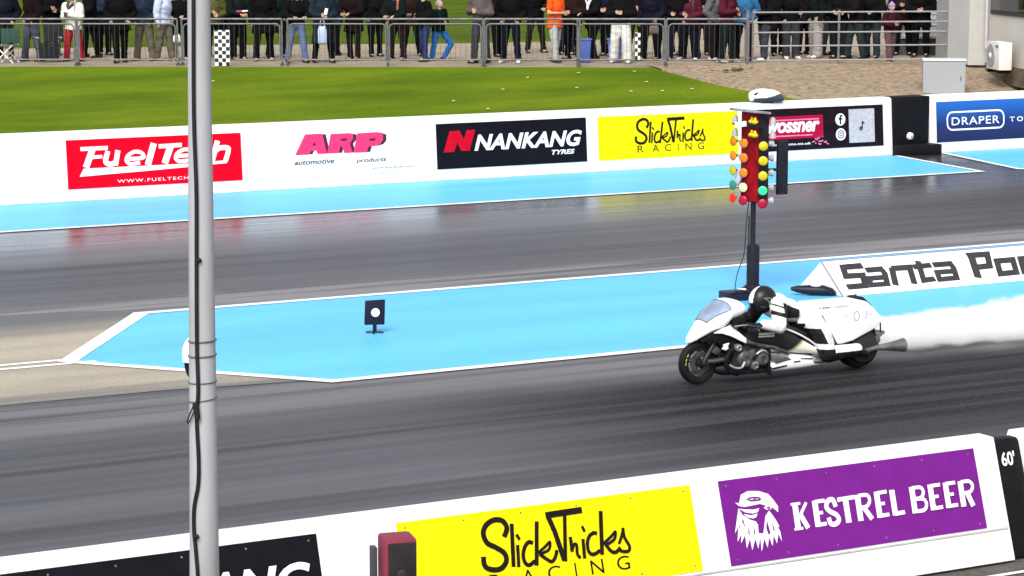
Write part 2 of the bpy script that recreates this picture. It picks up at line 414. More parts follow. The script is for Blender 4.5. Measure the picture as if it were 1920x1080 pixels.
           ('L', 0.0306, [(1.555, 0.509), (1.515, 0.216)]), ('S', 0.0212, [(1.538, 0.287), (1.6, 0.323), (1.646, 0.355), (1.628, 0.305), (1.558, 0.275)]),
           ('S', 0.0259, [(1.556, 0.278), (1.589, 0.228), (1.626, 0.216), (1.666, 0.242)]),
           ('S', 0.0235, [(1.71, 0.374), (1.712, 0.31), (1.741, 0.243), (1.724, 0.211), (1.671, 0.219), (1.651, 0.244)]),
           ('S', 0.0212, [(1.712, 0.369), (1.686, 0.313), (1.661, 0.272)])]}

# ------------------------------------------------------------------ the ground
def nodes_of(name):
    m = bpy.data.materials.new(name); m.use_nodes = True
    return m, m.node_tree.nodes, m.node_tree.links
def mth(n, l, op, a, b=None, c=None, clamp=False):
    x = n.new('ShaderNodeMath'); x.operation = op; x.use_clamp = clamp
    for i, v in enumerate((a, b, c)):
        if v is None: continue
        if isinstance(v, (int, float)): x.inputs[i].default_value = v
        else: l.new(v, x.inputs[i])
    return x.outputs[0]
def smooth(n, l, v, lo, hi):
    x = n.new('ShaderNodeMapRange'); x.interpolation_type = 'SMOOTHSTEP'
    x.inputs['From Min'].default_value = lo; x.inputs['From Max'].default_value = hi
    l.new(v, x.inputs['Value'])
    return x.outputs[0]
def noise_node(n, l, vec, scale, detail=4, rough=.55):
    x = n.new('ShaderNodeTexNoise'); x.inputs['Scale'].default_value = scale; x.inputs['Detail'].default_value = detail; x.inputs['Roughness'].default_value = rough
    l.new(vec, x.inputs['Vector'])
    return x.outputs['Fac']
def mapped(n, l, vec, sc):
    x = n.new('ShaderNodeMapping'); x.inputs['Scale'].default_value = sc
    l.new(vec, x.inputs['Vector'])
    return x.outputs[0]
def mixc(n, l, fac, a, b):
    x = n.new('ShaderNodeMixRGB')
    if isinstance(fac, (int, float)): x.inputs['Fac'].default_value = fac
    else: l.new(fac, x.inputs['Fac'])
    for s, v in (('Color1', a), ('Color2', b)):
        if isinstance(v, tuple): x.inputs[s].default_value = (*v, 1)
        else: l.new(v, x.inputs[s])
    return x.outputs[0]

# asphalt drag strip: rubbered grooves run along x, damp sheen
m, n, l = nodes_of('damp_asphalt'); b = n['Principled BSDF']
tc = n.new('ShaderNodeTexCoord').outputs['Object']
sep = n.new('ShaderNodeSeparateXYZ'); l.new(tc, sep.inputs[0])
wob = noise_node(n, l, mapped(n, l, tc, (.12, .3, 1)), 1.0, 3)
yy = mth(n, l, 'ADD', sep.outputs['Y'], mth(n, l, 'MULTIPLY', mth(n, l, 'SUBTRACT', wob, .5), 1.2))
st1 = noise_node(n, l, mapped(n, l, tc, (.045, 1.3, 1)), 1.0, 6, .6)
st2 = noise_node(n, l, mapped(n, l, tc, (.14, 4.2, 1)), 1.0, 4, .55)
fine = noise_node(n, l, tc, 60, 4, .7)
st3 = noise_node(n, l, mapped(n, l, tc, (.035, 1.9, 1)), 1.0, 2, .5)
streak = mth(n, l, 'ADD', mth(n, l, 'MULTIPLY', st1, .55), mth(n, l, 'MULTIPLY', st2, .45))
rp = n.new('ShaderNodeValToRGB'); l.new(streak, rp.inputs[0])
rp.color_ramp.elements[0].position = .34; rp.color_ramp.elements[0].color = (.014, .0136, .0165, 1)
rp.color_ramp.elements[1].position = .64; rp.color_ramp.elements[1].color = (.090, .088, .096, 1)
# near lane rubber from burnouts and launches, darkened to carry the bike's shadow too
rub_shade = mth(n, l, 'MULTIPLY', mth(n, l, 'MULTIPLY', smooth(n, l, yy, 16.4, 18.9), smooth(n, l, yy, 21.5, 20.7)), smooth(n, l, sep.outputs['X'], 9.0, 13.2))
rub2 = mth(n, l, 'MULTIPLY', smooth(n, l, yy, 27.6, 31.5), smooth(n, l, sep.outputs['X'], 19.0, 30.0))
rub_shade_mask = mth(n, l, 'MAXIMUM', mth(n, l, 'MULTIPLY', rub_shade, mth(n, l, 'ADD', .70, mth(n, l, 'MULTIPLY', smooth(n, l, st2, .62, .38), .28))), mth(n, l, 'MULTIPLY', rub2, .6))
col = mixc(n, l, rub_shade_mask, rp.outputs[0], (.007, .0068, .008))
band_ = smooth(n, l, st3, .54, .74)                                         # narrow dark tyre bands
col = mixc(n, l, mth(n, l, 'MULTIPLY', band_, .95), col, (.009, .0086, .011))
edge1 = mth(n, l, 'MULTIPLY', smooth(n, l, yy, 27.7, 28.3), smooth(n, l, yy, 29.5, 28.9))      # pale margins beside the island
edge2 = mth(n, l, 'MULTIPLY', smooth(n, l, yy, 21.3, 22.0), smooth(n, l, yy, 23.2, 22.9))
edge_ = mth(n, l, 'MULTIPLY', mth(n, l, 'MAXIMUM', edge1, mth(n, l, 'MULTIPLY', edge2, .55)), smooth(n, l, st2, .34, .56))
col = mixc(n, l, mth(n, l, 'MULTIPLY', edge_, .55), col, (.27, .255, .25))
grit = noise_node(n, l, tc, 22, 5, .75)
col = mixc(n, l, mth(n, l, 'MULTIPLY', smooth(n, l, grit, .48, .70), .30), col, (.12, .118, .125))
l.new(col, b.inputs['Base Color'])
wet = smooth(n, l, yy, 31.5, 35.5)
dry = mth(n, l, 'SUBTRACT', 1.0, wet)
ro = mth(n, l, 'ADD', mth(n, l, 'MULTIPLY', dry, .16), mth(n, l, 'MULTIPLY', st2, mth(n, l, 'ADD', mth(n, l, 'MULTIPLY', dry, .20), .26)))
ro = mth(n, l, 'ADD', ro, .12)
ro = mth(n, l, 'ADD', ro, mth(n, l, 'MULTIPLY', rub_shade, .22))
l.new(ro, b.inputs['Roughness'])
l.new(mth(n, l, 'SUBTRACT', .5, mth(n, l, 'MULTIPLY', mth(n, l, 'MAXIMUM', rub_shade_mask, mth(n, l, 'MULTIPLY', band_, .5)), .40)), b.inputs['Specular IOR Level'])
bp = n.new('ShaderNodeBump'); bp.inputs['Strength'].default_value = .10; bp.inputs['Distance'].default_value = .004
l.new(fine, bp.inputs['Height']); l.new(bp.outputs[0], b.inputs['Normal'])
asphalt = m

def ground_mat(name, c1, c2, scale, c3=None, rough=.9, bump=.4, bscale=60, stretch=None):
    m, n, l = nodes_of(name); b = n['Principled BSDF']
    tc = n.new('ShaderNodeTexCoord').outputs['Object']
    v = mapped(n, l, tc, stretch) if stretch else tc
    f1 = noise_node(n, l, v, scale, 6, .6)
    f2 = noise_node(n, l, tc, bscale, 3, .6)
    rp = n.new('ShaderNodeValToRGB'); rp.color_ramp.elements[0].position = .34; rp.color_ramp.elements[1].position = .66
    rp.color_ramp.elements[0].color = (*c1, 1); rp.color_ramp.elements[1].color = (*c2, 1); l.new(f1, rp.inputs[0])
    col = rp.outputs[0]
    if c3: col = mixc(n, l, smooth(n, l, f2, .52, .72), col, c3)
    l.new(col, b.inputs['Base Color']); b.inputs['Roughness'].default_value = rough
    bp = n.new('ShaderNodeBump'); bp.inputs['Strength'].default_value = bump; bp.inputs['Distance'].default_value = .02
    l.new(f2, bp.inputs['Height']); l.new(bp.outputs[0], b.inputs['Normal'])
    return m
concrete = ground_mat('launch_pad_concrete', (.27, .24, .18), (.42, .365, .265), .55, (.14, .125, .10), .5, .1, 45, (.35, 1.6, 1))
n, l = concrete.node_tree.nodes, concrete.node_tree.links
b = n['Principled BSDF']; src = b.inputs['Base Color'].links[0].from_socket
tc = n.new('ShaderNodeTexCoord').outputs['Object']; sep = n.new('ShaderNodeSeparateXYZ'); l.new(tc, sep.inputs[0])
yw = mth(n, l, 'ADD', sep.outputs['Y'], mth(n, l, 'MULTIPLY', mth(n, l, 'SUBTRACT', noise_node(n, l, mapped(n, l, tc, (.10, 1.6, 1)), 1.0, 5), .5), 1.8))
worn = mth(n, l, 'MAXIMUM', smooth(n, l, yw, 26.6, 28.3), mth(n, l, 'MULTIPLY', smooth(n, l, yw, 23.75, 23.2), .75))
mk = noise_node(n, l, mapped(n, l, tc, (.07, 3.5, 1)), 1.0, 4)
worn = mth(n, l, 'MAXIMUM', worn, mth(n, l, 'MULTIPLY', smooth(n, l, mk, .56, .70), .45))
l.new(mixc(n, l, worn, src, (.085, .082, .082)), b.inputs['Base Color'])
blue_paint = ground_mat('blue_track_paint', (.078, .41, .74), (.105, .51, .88), .5, (.09, .38, .66), .5, .08, 60, (.25, 1.6, 1))
line_paint = ground_mat('white_line_paint', (.72, .72, .72), (.85, .85, .85), 2.0, None, .5, .08, 60)
grass_mat = ground_mat('mown_grass', (.064, .114, .005), (.130, .182, .009), .55, (.048, .084, .004), .95, .9, 22, (.45, 1.3, 1))
grass_mat.node_tree.nodes['Principled BSDF'].inputs['Specular IOR Level'].default_value = .03
gravel_mat = ground_mat('gravel', (.17, .125, .08), (.33, .25, .165), 7.0, (.09, .062, .042), .9, 1.0, 9)
path_mat = ground_mat('footpath_surface', (.22, .175, .12), (.34, .275, .19), 1.5, (.17, .135, .095), .85, .3, 20)
verge_mat = ground_mat('dirty_verge', (.05, .045, .04), (.12, .105, .09), 1.5, (.03, .028, .025), .8, .3, 20)

g = MB(); g.sheet([(-700, -700), (900, -700), (900, 900), (-700, 900)], -0.02); struct(g.build('ground', verge_mat, smooth=False))
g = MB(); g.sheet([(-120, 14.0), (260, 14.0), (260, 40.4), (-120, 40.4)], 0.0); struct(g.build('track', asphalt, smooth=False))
# pale concrete round the tip of the island
g = MB()
g.sheet([(-60, 23.35), (5.2, 23.28), (7.0, 23.22), (8.4, 23.2), (9.9, 22.98), (10.2, 22.82), (10.2, 23.2), (8.2, 25.4), (9.95, 27.95), (9.75, 28.3), (9.2, 28.55), (7.6, 28.75), (5.5, 28.85), (-60, 28.9)], .004)
struct(g.build('concrete_pad', concrete, smooth=False))
# blue island and strips, each white edged
def band(name, poly, z, m): g = MB(); g.sheet(poly, z); return struct(g.build(name, m, smooth=False))
def lines(name, segs, z):
    g = MB()
    for i, (a, b_, w) in enumerate(segs):
        A, B = Vector(a), Vector(b_); d = (B - A).normalized(); nn = Vector((-d.y, d.x)) * w / 2
        g.sheet([tuple(A + nn), tuple(B + nn), tuple(B - nn), tuple(A - nn)], z + i * .0006)
    return struct(g.build(name, line_paint, smooth=False))
band('blue_island', [(8.10, 25.24), (10.15, 22.86), (160, 22.80), (160, 28.0), (9.83, 27.92)], .008, blue_paint)
lines('island_edge_line', [((7.98, 25.26), (10.12, 22.80), .15), ((10.06, 22.80), (160, 22.74), .15), ((7.98, 25.18), (9.86, 28.02), .20), ((9.80, 27.98), (160, 28.05), .15)], .0125)
lines('centre_line', [((-60, 25.55), (8.02, 25.36), .09), ((-60, 25.15), (8.3, 25.12), .09)], .009)
band('blue_strip', [(-60, 36.52), (29.9, 36.58), (30.42, 39.97), (-60, 39.97)], .008, blue_paint)
lines('blue_strip_edge_line', [((-60, 36.47), (30.05, 36.54), .14), ((29.98, 36.5), (30.46, 39.85), .12)], .0125)
band('blue_strip', [(31.03, 36.58), (160, 36.58), (160, 39.97), (31.72, 39.97)], .008, blue_paint)
lines('blue_strip_edge_line', [((31.7, 39.9), (30.93, 36.5), .12), ((30.9, 36.53), (160, 36.53), .14)], .0125)
lines('kerb_line', [((11.0, 13.56), (40, 13.56), .05)], -.012)

# spectator bank behind the far wall
KX = [-60, -4.07, 15.93, 29.36, 30.94, 35.77, 65.77]
KY = [80.0, 65.66, 54.62, 47.20, 45.97, 45.06, 45.06]
KZ = [1.52, 1.52, 1.52, 1.53, 1.55, 1.55, 1.55]
def interp(x, X, Y):
    if x <= X[0]: return Y[0]
    for i in range(len(X) - 1):
        if x <= X[i + 1]: return Y[i] + (Y[i + 1] - Y[i]) * (x - X[i]) / (X[i + 1] - X[i])
    return Y[-1]
def terr(x, y):
    yb, zb = interp(x, KX, KY), interp(x, KX, KZ)
    if y < yb: return .8 + (zb - .8) * (y - 40.5) / (yb - 40.5)
    return zb
BACK = [0, 2, 4, 8, 14, 25, 60, 200, 800]
def bank(name, m, xs, y0f, y1f, dz, rows=14, jit=0.0):
    bm = bmesh.new(); grid = []
    for x in xs:
        a, b_ = y0f(x), y1f(x)
        grid.append([bm.verts.new((x, a + (b_ - a) * t / rows, terr(x, a + (b_ - a) * t / rows) + dz + (jit * mnoise.noise(Vector((x * .8, (a + (b_ - a) * t / rows) * .8, 0))) if 0 < t else 0))) for t in range(rows + 1)])
    if name == 'gravel_apron':                       # the edge of the stones rolls down into the turf
        for row in grid: row.insert(0, bm.verts.new((row[0].co.x - .02, row[0].co.y - .05, row[0].co.z - .06)))
        rows += 1
    for i in range(len(grid) - 1):
        for j in range(rows): bm.faces.new((grid[i][j], grid[i + 1][j], grid[i + 1][j + 1], grid[i][j + 1]))
    me = bpy.data.meshes.new(name); bm.to_mesh(me); bm.free()
    return struct(link_mesh(name, me, m, smooth=name != 'gravel_apron'))
XS = [-60 + i * 4 for i in range(14)] + [-4 + i * 1.0 for i in range(71)]
bank('grass_bank', grass_mat, XS, lambda x: 40.5, lambda x: interp(x, KX, KY) - .35, 0, 20)
PY = lambda x: interp(x, [-60, 18.0, 21.3, 24.9, 29.5, 31.5, 35.0, 39.0, 45.0, 70], [80 + 8, 61.8, 60.6, 60.2, 58.3, 57.6, 58.0, 61.3, 67, 95])
bank('footpath', path_mat, XS, lambda x: interp(x, KX, KY) - .35, lambda x: max(PY(x), interp(x, KX, KY) + .5), 0, 4)
lawn2 = ground_mat('far_lawn_grass', (.045, .080, .003), (.085, .118, .006), .45, (.04, .068, .003), .95, .9, 16, (.5, 1.2, 1)); lawn2.node_tree.nodes['Principled BSDF'].inputs['Specular IOR Level'].default_value = .03
bank('back_lawn', lawn2, XS, lambda x: max(PY(x), interp(x, KX, KY) + .5), lambda x: 400.0, 0, 4)
# gravel apron lies over the right of the bank
GX = [28.96 + .12 * i for i in range(24)] + [31.9 + .4 * i for i in range(50)]
GY = lambda x: interp(x, [28.95, 29.05, 29.2, 29.6, 29.9, 30.4, 31.5], [46.9, 45.2, 44.2, 43.1, 42.4, 41.4, 40.52]) + .16 * mnoise.noise(Vector((x * 5.1, 3.3, 0)))
bank('gravel_apron', gravel_mat, GX, GY, lambda x: interp(x, KX, KY) + .05, .03, 14)

# ------------------------------------------------------------------ walls of the strip
def wall_obj(name, x0, x1, prof, label, group, m=white_paint):
    """prof: (y, z) outline, extruded from x0 to x1 about an origin at its base"""
    e = empty(name, (x0, prof[0][0], 0)); tag(e, label, 'wall', group)
    g = MB(); g.prism([(y - prof[0][0], z) for y, z in prof], 0, x1 - x0, 'x', bevel=.012)
    g.build('wall_block', m, e, smooth=True, angle=30)
    return e
FAR = [(40.03, 0), (40.03 + .08 * 1.17, 1.17), (40.10 + .08 * 1.17, 1.2), (40.42, 1.2), (40.42, 0)]
NEAR = [(13.80, 0), (13.80 + .33 * .88, .88), (13.80 + .33 * .9, .9), (14.27, .9), (14.62, 0)]
fw = wall_obj('barrier_wall', -40, 30.51, FAR, 'long white concrete wall on the far side carrying the red, pink, black and yellow boards', 'white walls along the strip')
fw2 = wall_obj('barrier_wall', 31.49, 90, FAR, 'white concrete wall right of the far black pillar carrying the blue board', 'white walls along the strip')
nw = wall_obj('barrier_wall', -30, 11.77, NEAR, 'white sloping wall in the foreground carrying the yellow and purple boards', 'white walls along the strip')
nw2 = wall_obj('barrier_wall', 12.05, 60, NEAR, 'white sloping wall at the right edge beyond the black 60 foot block', 'white walls along the strip')
# seams of the near wall
g = MB()
g.prism([(.0745, .225), (.0705, .235), (.0745, .245)], 30, 41.75, 'x')
g.build('seam', mat('seam_shadow_gap', (.42, .42, .42), .8), nw, smooth=False)

# black timing block between the near wall sections
e = empty('marker_block', (11.91, 13.83, 0)); tag(e, 'black block reading 60 feet filling the gap in the foreground wall', 'marker')
g = MB(); g.prism([(0.02, 0), (.305, .84), (.33, .86), (.42, .86), (.75, 0)], -.135, .135, 'x', bevel=.01); g.build('block', black_paint, e)
pl = math.sqrt(1 + .34 ** 2)
t = text_bm("60'", (-.055, .075, 0, .11), .006, .02); o = put(t, 'lettering', white_ink, e)
o.rotation_euler = (math.pi / 2 - math.atan(.34), 0, 0); o.location = (-.012, .02 + .34 * .665, .665)

# black pillar with a beam lamp in the gap of the far wall
e = empty('timing_pillar', (30.98, 39.95, 0)); tag(e, 'black pillar with small white lamp in the gap of the far wall', 'pillar')
g = MB(); g.box((0, .32, .6), (.93, .44, 1.2), 0, bevel=.012); g.build('pillar', black_paint, e)
g = MB(); g.prism([(-.47, -.05), (.52, -.28), (.52, .09), (-.47, .09)], 0, .22, 'z', bevel=.01); g.build('plinth', black_paint, e)
g = MB(); g.lathe((-.03, .08, .38), [(.0, -.05), (.05, -.045), (.075, -.02), (.08, .02)], 'y', 20); g.build('lamp', mat('white_lamp', (.8, .8, .8), .3, .05), e)
g = MB(); g.lathe((-.02, .035, .375), [(.0, -.012), (.03, -.01), (.035, .0)], 'y', 16); g.build('lamp_lens', mat('grey_lens', (.3, .3, .3), .2), e)

# ------------------------------------------------------------------ sponsor boards
def sign(x0, y0, s, z0, W, H, label, m, group):
    e = empty('sponsor_board', (x0, y0 + s * z0, z0), 0, math.pi / 2 - math.atan(s))
    tag(e, label, 'sign', group)
    g = MB(); g.box((W / 2, H / 2, .004), (W, H, .012)); g.build('panel', m, e, smooth=False)
    if y0 < 20:                                     # only the near boards show their fixings
        for iu in range(6):
            for iv in (0, 1):
                g = MB(); g.lathe((.06 + (W - .12) * iu / 5, .04 + (H - .08) * iv, .008), [(.009, 0), (.007, .003), (.0, .004)], 'z', 8); g.build('screw', screw, e)
    return e
N0 = .0125
FW, FH, NWD, NH = 3.235, .85, 2.31, .612
GF, GN = 'sponsor boards on the far wall', 'sponsor boards on the foreground wall'
FAR_A = (40.03, .08, .214); NEAR_A = (13.803, .33, .257)

e = sign(12.81, *FAR_A, FW, FH, 'red board with white italic lettering on far wall, partly behind the lamp pole', red_board, GF)
put(strokes(ART['fueltech'], N0), 'lettering', white_ink, e)
put(text_bm('WWW.FUELTECH.NET', ART['fueltech_url'], N0, .0, 0, 1.25), 'lettering', white_ink, e)

e = sign(16.29, *FAR_A, FW, FH, 'white board with big pink letters on far wall', white_board, GF)
put(strokes(ART['arp_shadow'], N0), 'letter_shadow', mat('plum_ink', (.07, .012, .03), .5), e)
put(strokes(ART['arp'], N0 + .002), 'lettering', pink_ink, e)
put(strokes(ART['arp_holes'], N0 + .004), 'letter_shadow', MATS['plum_ink'], e)
put(text_bm('automotive', ART['arp_a'], N0, .02, .25), 'lettering', grey_ink, e)
put(text_bm('products', ART['arp_p'], N0, .02, .25), 'lettering', grey_ink, e)
put(text_bm('www.arp-bolts.com', ART['arp_u'], N0, .01, .25), 'lettering', grey_ink, e)

e = sign(19.95, *FAR_A, FW, FH, 'black board with red emblem and white italic capitals on far wall', dark_board, GF)
put(strokes(ART['nankang_n'], N0), 'emblem', mat('red_ink', (.50, .002, .018), .5, spec=.1), e)
put(text_bm('NANKANG', ART['nankang_t'], N0, .035, .28, 1.02), 'lettering', white_ink, e)
put(text_bm('TYRES', ART['nankang_y'], N0, .03, .28), 'lettering', white_ink, e)

def slick(e, W):
    f = W / NWD
    put(strokes(ART['slick'], N0, f), 'lettering', black_ink, e)
    bm = bmesh.new()
    us = [.292, .40, .487, .56, .634, .725]
    for ch, u in zip('RACING', us):
        hw = .0025 if ch == 'I' else .022
        tb = text_bm(ch, ((u - hw) * W, (u + hw) * W, .115 * W / 2.31 * .75, .115 * W / 2.31 * .75 + .042 * W), N0, .0)
        me = bpy.data.meshes.new('t'); tb.to_mesh(me); tb.free(); bm.from_mesh(me); bpy.data.meshes.remove(me)
    put(bm, 'lettering', black_ink, e)
e = sign(23.45, *FAR_A, FW, FH, 'yellow board with black script on far wall behind the starting lights', yellow_board, GF); slick(e, FW)
e = sign(6.69, *NEAR_A, NWD, NH, 'yellow board with black script on the foreground wall', yellow_board, GN); slick(e, NWD)

e = sign(27.04, *FAR_A, FW, FH, 'black board with pink red panel and two round white icons on far wall', mat('maroon_black_board', (.010, .005, .008), .5, .4, spec=.1), GF)
put(rect_bm(ART['oss_red'], N0), 'red_panel', mat('crimson_ink', (.36, .004, .035), .5, .1, spec=.1), e)
u0, u1, v0, v1 = ART['oss_l1']
put(rect_bm((u0 - .3, u1 - .03, v0 + .01, v0 + .035), N0 + .001), 'stripe', mat('pale_pink_ink', (.75, .2, .33), .5), e)
put(rect_bm((u0 - .3, u1 - .2, .285, .31), N0 + .001), 'stripe', MATS['pale_pink_ink'], e)
put(text_bm('wossner', ART['oss_t'], N0 + .001, .03, .22, .95), 'lettering', white_ink, e)
put(text_bm('wosspistons.co.uk', (ART['oss_url'][0] - .1, *ART['oss_url'][1:]), N0 + .001, .02, .1), 'lettering', white_ink, e)
cx, cy = ART['oss_splash']; it = []
for k in range(16):
    a = random.uniform(-.16, .16), random.uniform(-.09, .08)
    it.append(('L', .022, [(cx + a[0], cy + a[1]), (cx + a[0] + random.uniform(-.07, .07), cy + a[1] + random.uniform(-.03, .03))]))
put(strokes(it, N0 + .0012), 'emblem', MATS['pale_pink_ink'], e)
cx, cy = ART['oss_f']
put(disc_bm((cx, cy), .125, N0), 'icon', white_ink, e)
put(strokes([('S', .04, [(cx + .05, cy + .075), (cx + .012, cy + .07), (cx - .002, cy + .03), (cx, cy - .10)]), ('L', .035, [(cx - .045, cy + .012), (cx + .05, cy + .012)])], N0 + .001), 'icon', black_ink, e)
cx, cy = ART['oss_i']
put(disc_bm((cx, cy), .125, N0), 'icon', white_ink, e)
put(strokes(ring_items((cx, cy), .075, .022) + ring_items((cx, cy), .032, .02), N0 + .001), 'icon', black_ink, e)
u0, u1, v0, v1 = ART['oss_card']
g = MB(); g.prism([(u0, v0), (u1, v0), (u1, v1), (u0, v1)], N0 - .001, N0 + .004, 'z'); g.build('card', mat('pale_card', (.42, .42, .44), .5, .14, 14), e, smooth=False)
cx, cy = (u0 + u1) / 2, (v0 + v1) / 2
put(strokes([('L', .028, [(cx + .01, cy + .09), (cx + .01, cy - .06)]), ('S', .03, [(cx + .015, cy + .085), (cx + .035, cy + .06), (cx + .065, cy + .05)]), ('S', .03, [(cx + .01, cy - .055), (cx - .03, cy - .03), (cx - .05, cy - .06), (cx - .025, cy - .085), (cx + .008, cy - .06)])], N0 + .005), 'icon', black_ink, e)

m, n, l = nodes_of('blue_graded_board'); b = n['Principled BSDF']
tc = n.new('ShaderNodeTexCoord').outputs['Object']; sep = n.new('ShaderNodeSeparateXYZ'); l.new(tc, sep.inputs[0])
rp = n.new('ShaderNodeValToRGB'); l.new(mth(n, l, 'ADD', mth(n, l, 'DIVIDE', sep.outputs['Y'], .85), mth(n, l, 'MULTIPLY', noise_node(n, l, tc, 1.2), .12)), rp.inputs[0])
rp.color_ramp.elements[0].position = .05; rp.color_ramp.elements[0].color = (.003, .006, .045, 1)
rp.color_ramp.elements[1].position = 1.0; rp.color_ramp.elements[1].color = (.008, .11, .42, 1)
q = rp.color_ramp.elements.new(.5); q.color = (.004, .020, .12, 1)
l.new(rp.outputs[0], b.inputs['Base Color']); b.inputs['Roughness'].default_value = .45
e = sign(31.66, *FAR_A, FW, FH, 'deep blue board with rounded white outline on the wall right of the black pillar', m, GF)
du = .05
u0, u1, v0, v1 = ART['dr_box']; u0 += du; u1 += du; r_ = .13
pts = []
for cx, cy, a0 in ((u1 - r_, v1 - r_, 0), (u0 + r_, v1 - r_, 90), (u0 + r_, v0 + r_, 180), (u1 - r_, v0 + r_, 270)):
    for k in range(6): pts.append((cx + r_ * math.cos(R(a0 + 18 * k)), cy + r_ * math.sin(R(a0 + 18 * k))))
put(strokes([('C', .035, pts)], N0), 'emblem', white_ink, e)
a = ART['dr_t']; put(text_bm('DRAPER', (a[0] + du, a[1] + du, a[2], a[3]), N0, .004, 0, 1.1), 'lettering', white_ink, e)
a = ART['dr_o']; put(text_bm('TOOLS', (a[0] + du, a[1] + du, a[2], a[3]), N0, .015, 0, 1.5), 'lettering', white_ink, e)

e = sign(9.24, *NEAR_A, NWD, NH, 'purple board with white bird head and white capitals on the foreground wall', purple_board, GN)
put(strokes(ART['kestrel'], N0), 'lettering', white_ink, e)
put(strokes(ART['bird'], N0), 'emblem', white_ink, e)
put(strokes(ART['bird_marks'], N0 + .003), 'emblem', purple_board, e)

e = sign(3.80, *NEAR_A, NWD, NH, 'black board with white italic capitals on the foreground wall behind the lamp pole', dark_board, GN)
f = NWD / FW
a = ART['nankang_t']; put(text_bm('NANKANG', tuple(x * f for x in a), N0, .035, .28, 1.02), 'lettering', white_ink, e)
put(strokes(ART['nankang_n'], N0, f), 'emblem', MATS['red_ink'], e)
a = ART['nankang_y']; put(text_bm('TYRES', tuple(x * f for x in a), N0, .03, .28), 'lettering', white_ink, e)

# ------------------------------------------------------------------ things on the island
# sloped A frame with lettering
AX0, AX1 = 18.26, 26.0
e = empty('lettered_barrier', (AX0, 24.94, 0)); tag(e, 'white sloped barrier with grey lettering lying along the blue island', 'barrier')
g = MB(); g.prism([(0.0, .012), (.49, .41), (.98, .012)], 0, AX1 - AX0, 'x', bevel=.006); g.build('body', mat('barrier_white', (.80, .80, .81), .5, .04), e, angle=30)
g = MB(); g.tube([(.0, -.004, .018), (.0, .483, .412)], .010, 6); g.tube([(0.0, .49, .414), (AX1 - AX0, .49, .414)], .009, 6)
g.build('edge_trim', mat('trim_grey', (.22, .22, .23), .5), e)
g = MB(); g.box(((AX1 - AX0) / 2, .49, .006), (AX1 - AX0 - .02, .95, .012)); g.build('base_skid', black_paint, e)
o = put(strokes(ART['santa'], 0), 'lettering', grey_ink, e)
o.rotation_euler = (math.pi / 2 - math.atan(1.1875), 0, 0)
nrm = Vector((0, -1, 1.1875)).normalized(); o.location = nrm * .012

# marker board with a white disc
e = empty('beam_target', (11.77, 25.30, .012)); e.rotation_euler = (0, 0, R(-14)); tag(e, 'small black board with a white disc standing on the blue island', 'marker board')
g = MB(); g.prism([(-.125, .10), (.118, .095), (.128, .395), (-.112, .39)], -.015, .015, 'y', bevel=.012); g.build('board', mat('navy_black', (.008, .009, .02), .45), e)
g = MB(); g.lathe((0.008, -.018, .245), [(.0, -.006), (.048, -.005), (.052, 0)], 'y', 24); g.build('disc', white_ink, e)
g = MB(); g.box((0, 0, .055), (.045, .02, .1)); g.build('stem', MATS['navy_black'], e)
g = MB(); g.tube([(-.10, .03, .008), (0, 0, .012), (.10, -.03, .008)], .010, 8); g.tube([(-.03, -.07, .008), (.02, .07, .008)], .010, 8); g.build('foot', MATS['navy_black'], e)

# starting lights
E_ = (17.485, 25.877)
e = empty('starting_light_tree', (*E_, .012)); tag(e, 'tall black drag racing light tree with coloured lamps on the blue island', 'light tree')
tb = mat('tree_black', (.012, .011, .016), .45, .3)
g = MB(); g.tube([(0, 0, .05), (0, 0, 1.2)], .035, 12); g.tube([(-.05, .02, .42), (-.05, .02, 1.0)], .008, 6); g.build('post', tb, e)
g = MB(); g.tube([(.01, 0, .05), (.01, 0, .60), (.01, 0, .63)], [.085, .085, .05], 16); g.build('post_sleeve', tb, e)
g = MB(); g.lathe((.01, 0, 0), [(.19, 0), (.18, .03), (.12, .06), (.09, .09)], 'z', 20); g.box((-.05, -.14, .03), (.3, .2, .05), bevel=.01); g.build('base', tb, e)
cab = mat('tree_red', (.27, .002, .006), .5, .5, 5, spec=.1)
g = MB(); g.box((.015, 0, 1.77), (.15, .42, 1.18), bevel=.015); g.build('head_cabinet', tb, e)
g = MB(); g.box((-.066, 0, 1.77), (.012, .39, 1.14)); g.build('front_panel', cab, e)
g = MB(); g.box((.36, -.12, 1.62), (.16, .05, .70), bevel=.01); g.tube([(.05, -.12, 1.6), (.32, -.12, 1.6)], .02, 8); g.build('side_board', tb, e)
hd = mat('lamp_hood_white', (.36, .35, .34), .4, .2); hk = mat('lamp_hood_dark', (.06, .05, .045), .45, .3)
am = mat('amber_lens', (.66, .19, .004), .3, .2, 9, coat=.15); yl = mat('yellow_lens', (.56, .43, .006), .3, .2, 9, coat=.15)
gl = mat('green_lens_lit', (.03, .50, .20), .25, .1, emit=.35); gd = mat('green_lens', (.01, .22, .12), .3, .1, coat=.3)
rl = mat('red_lens_lit', (.75, .02, .006), .25, .1, emit=.4); rd = mat('red_lens', (.36, .002, .02), .3, .2, coat=.15); cr = mat('cream_lens', (.80, .72, .36), .3, .1)
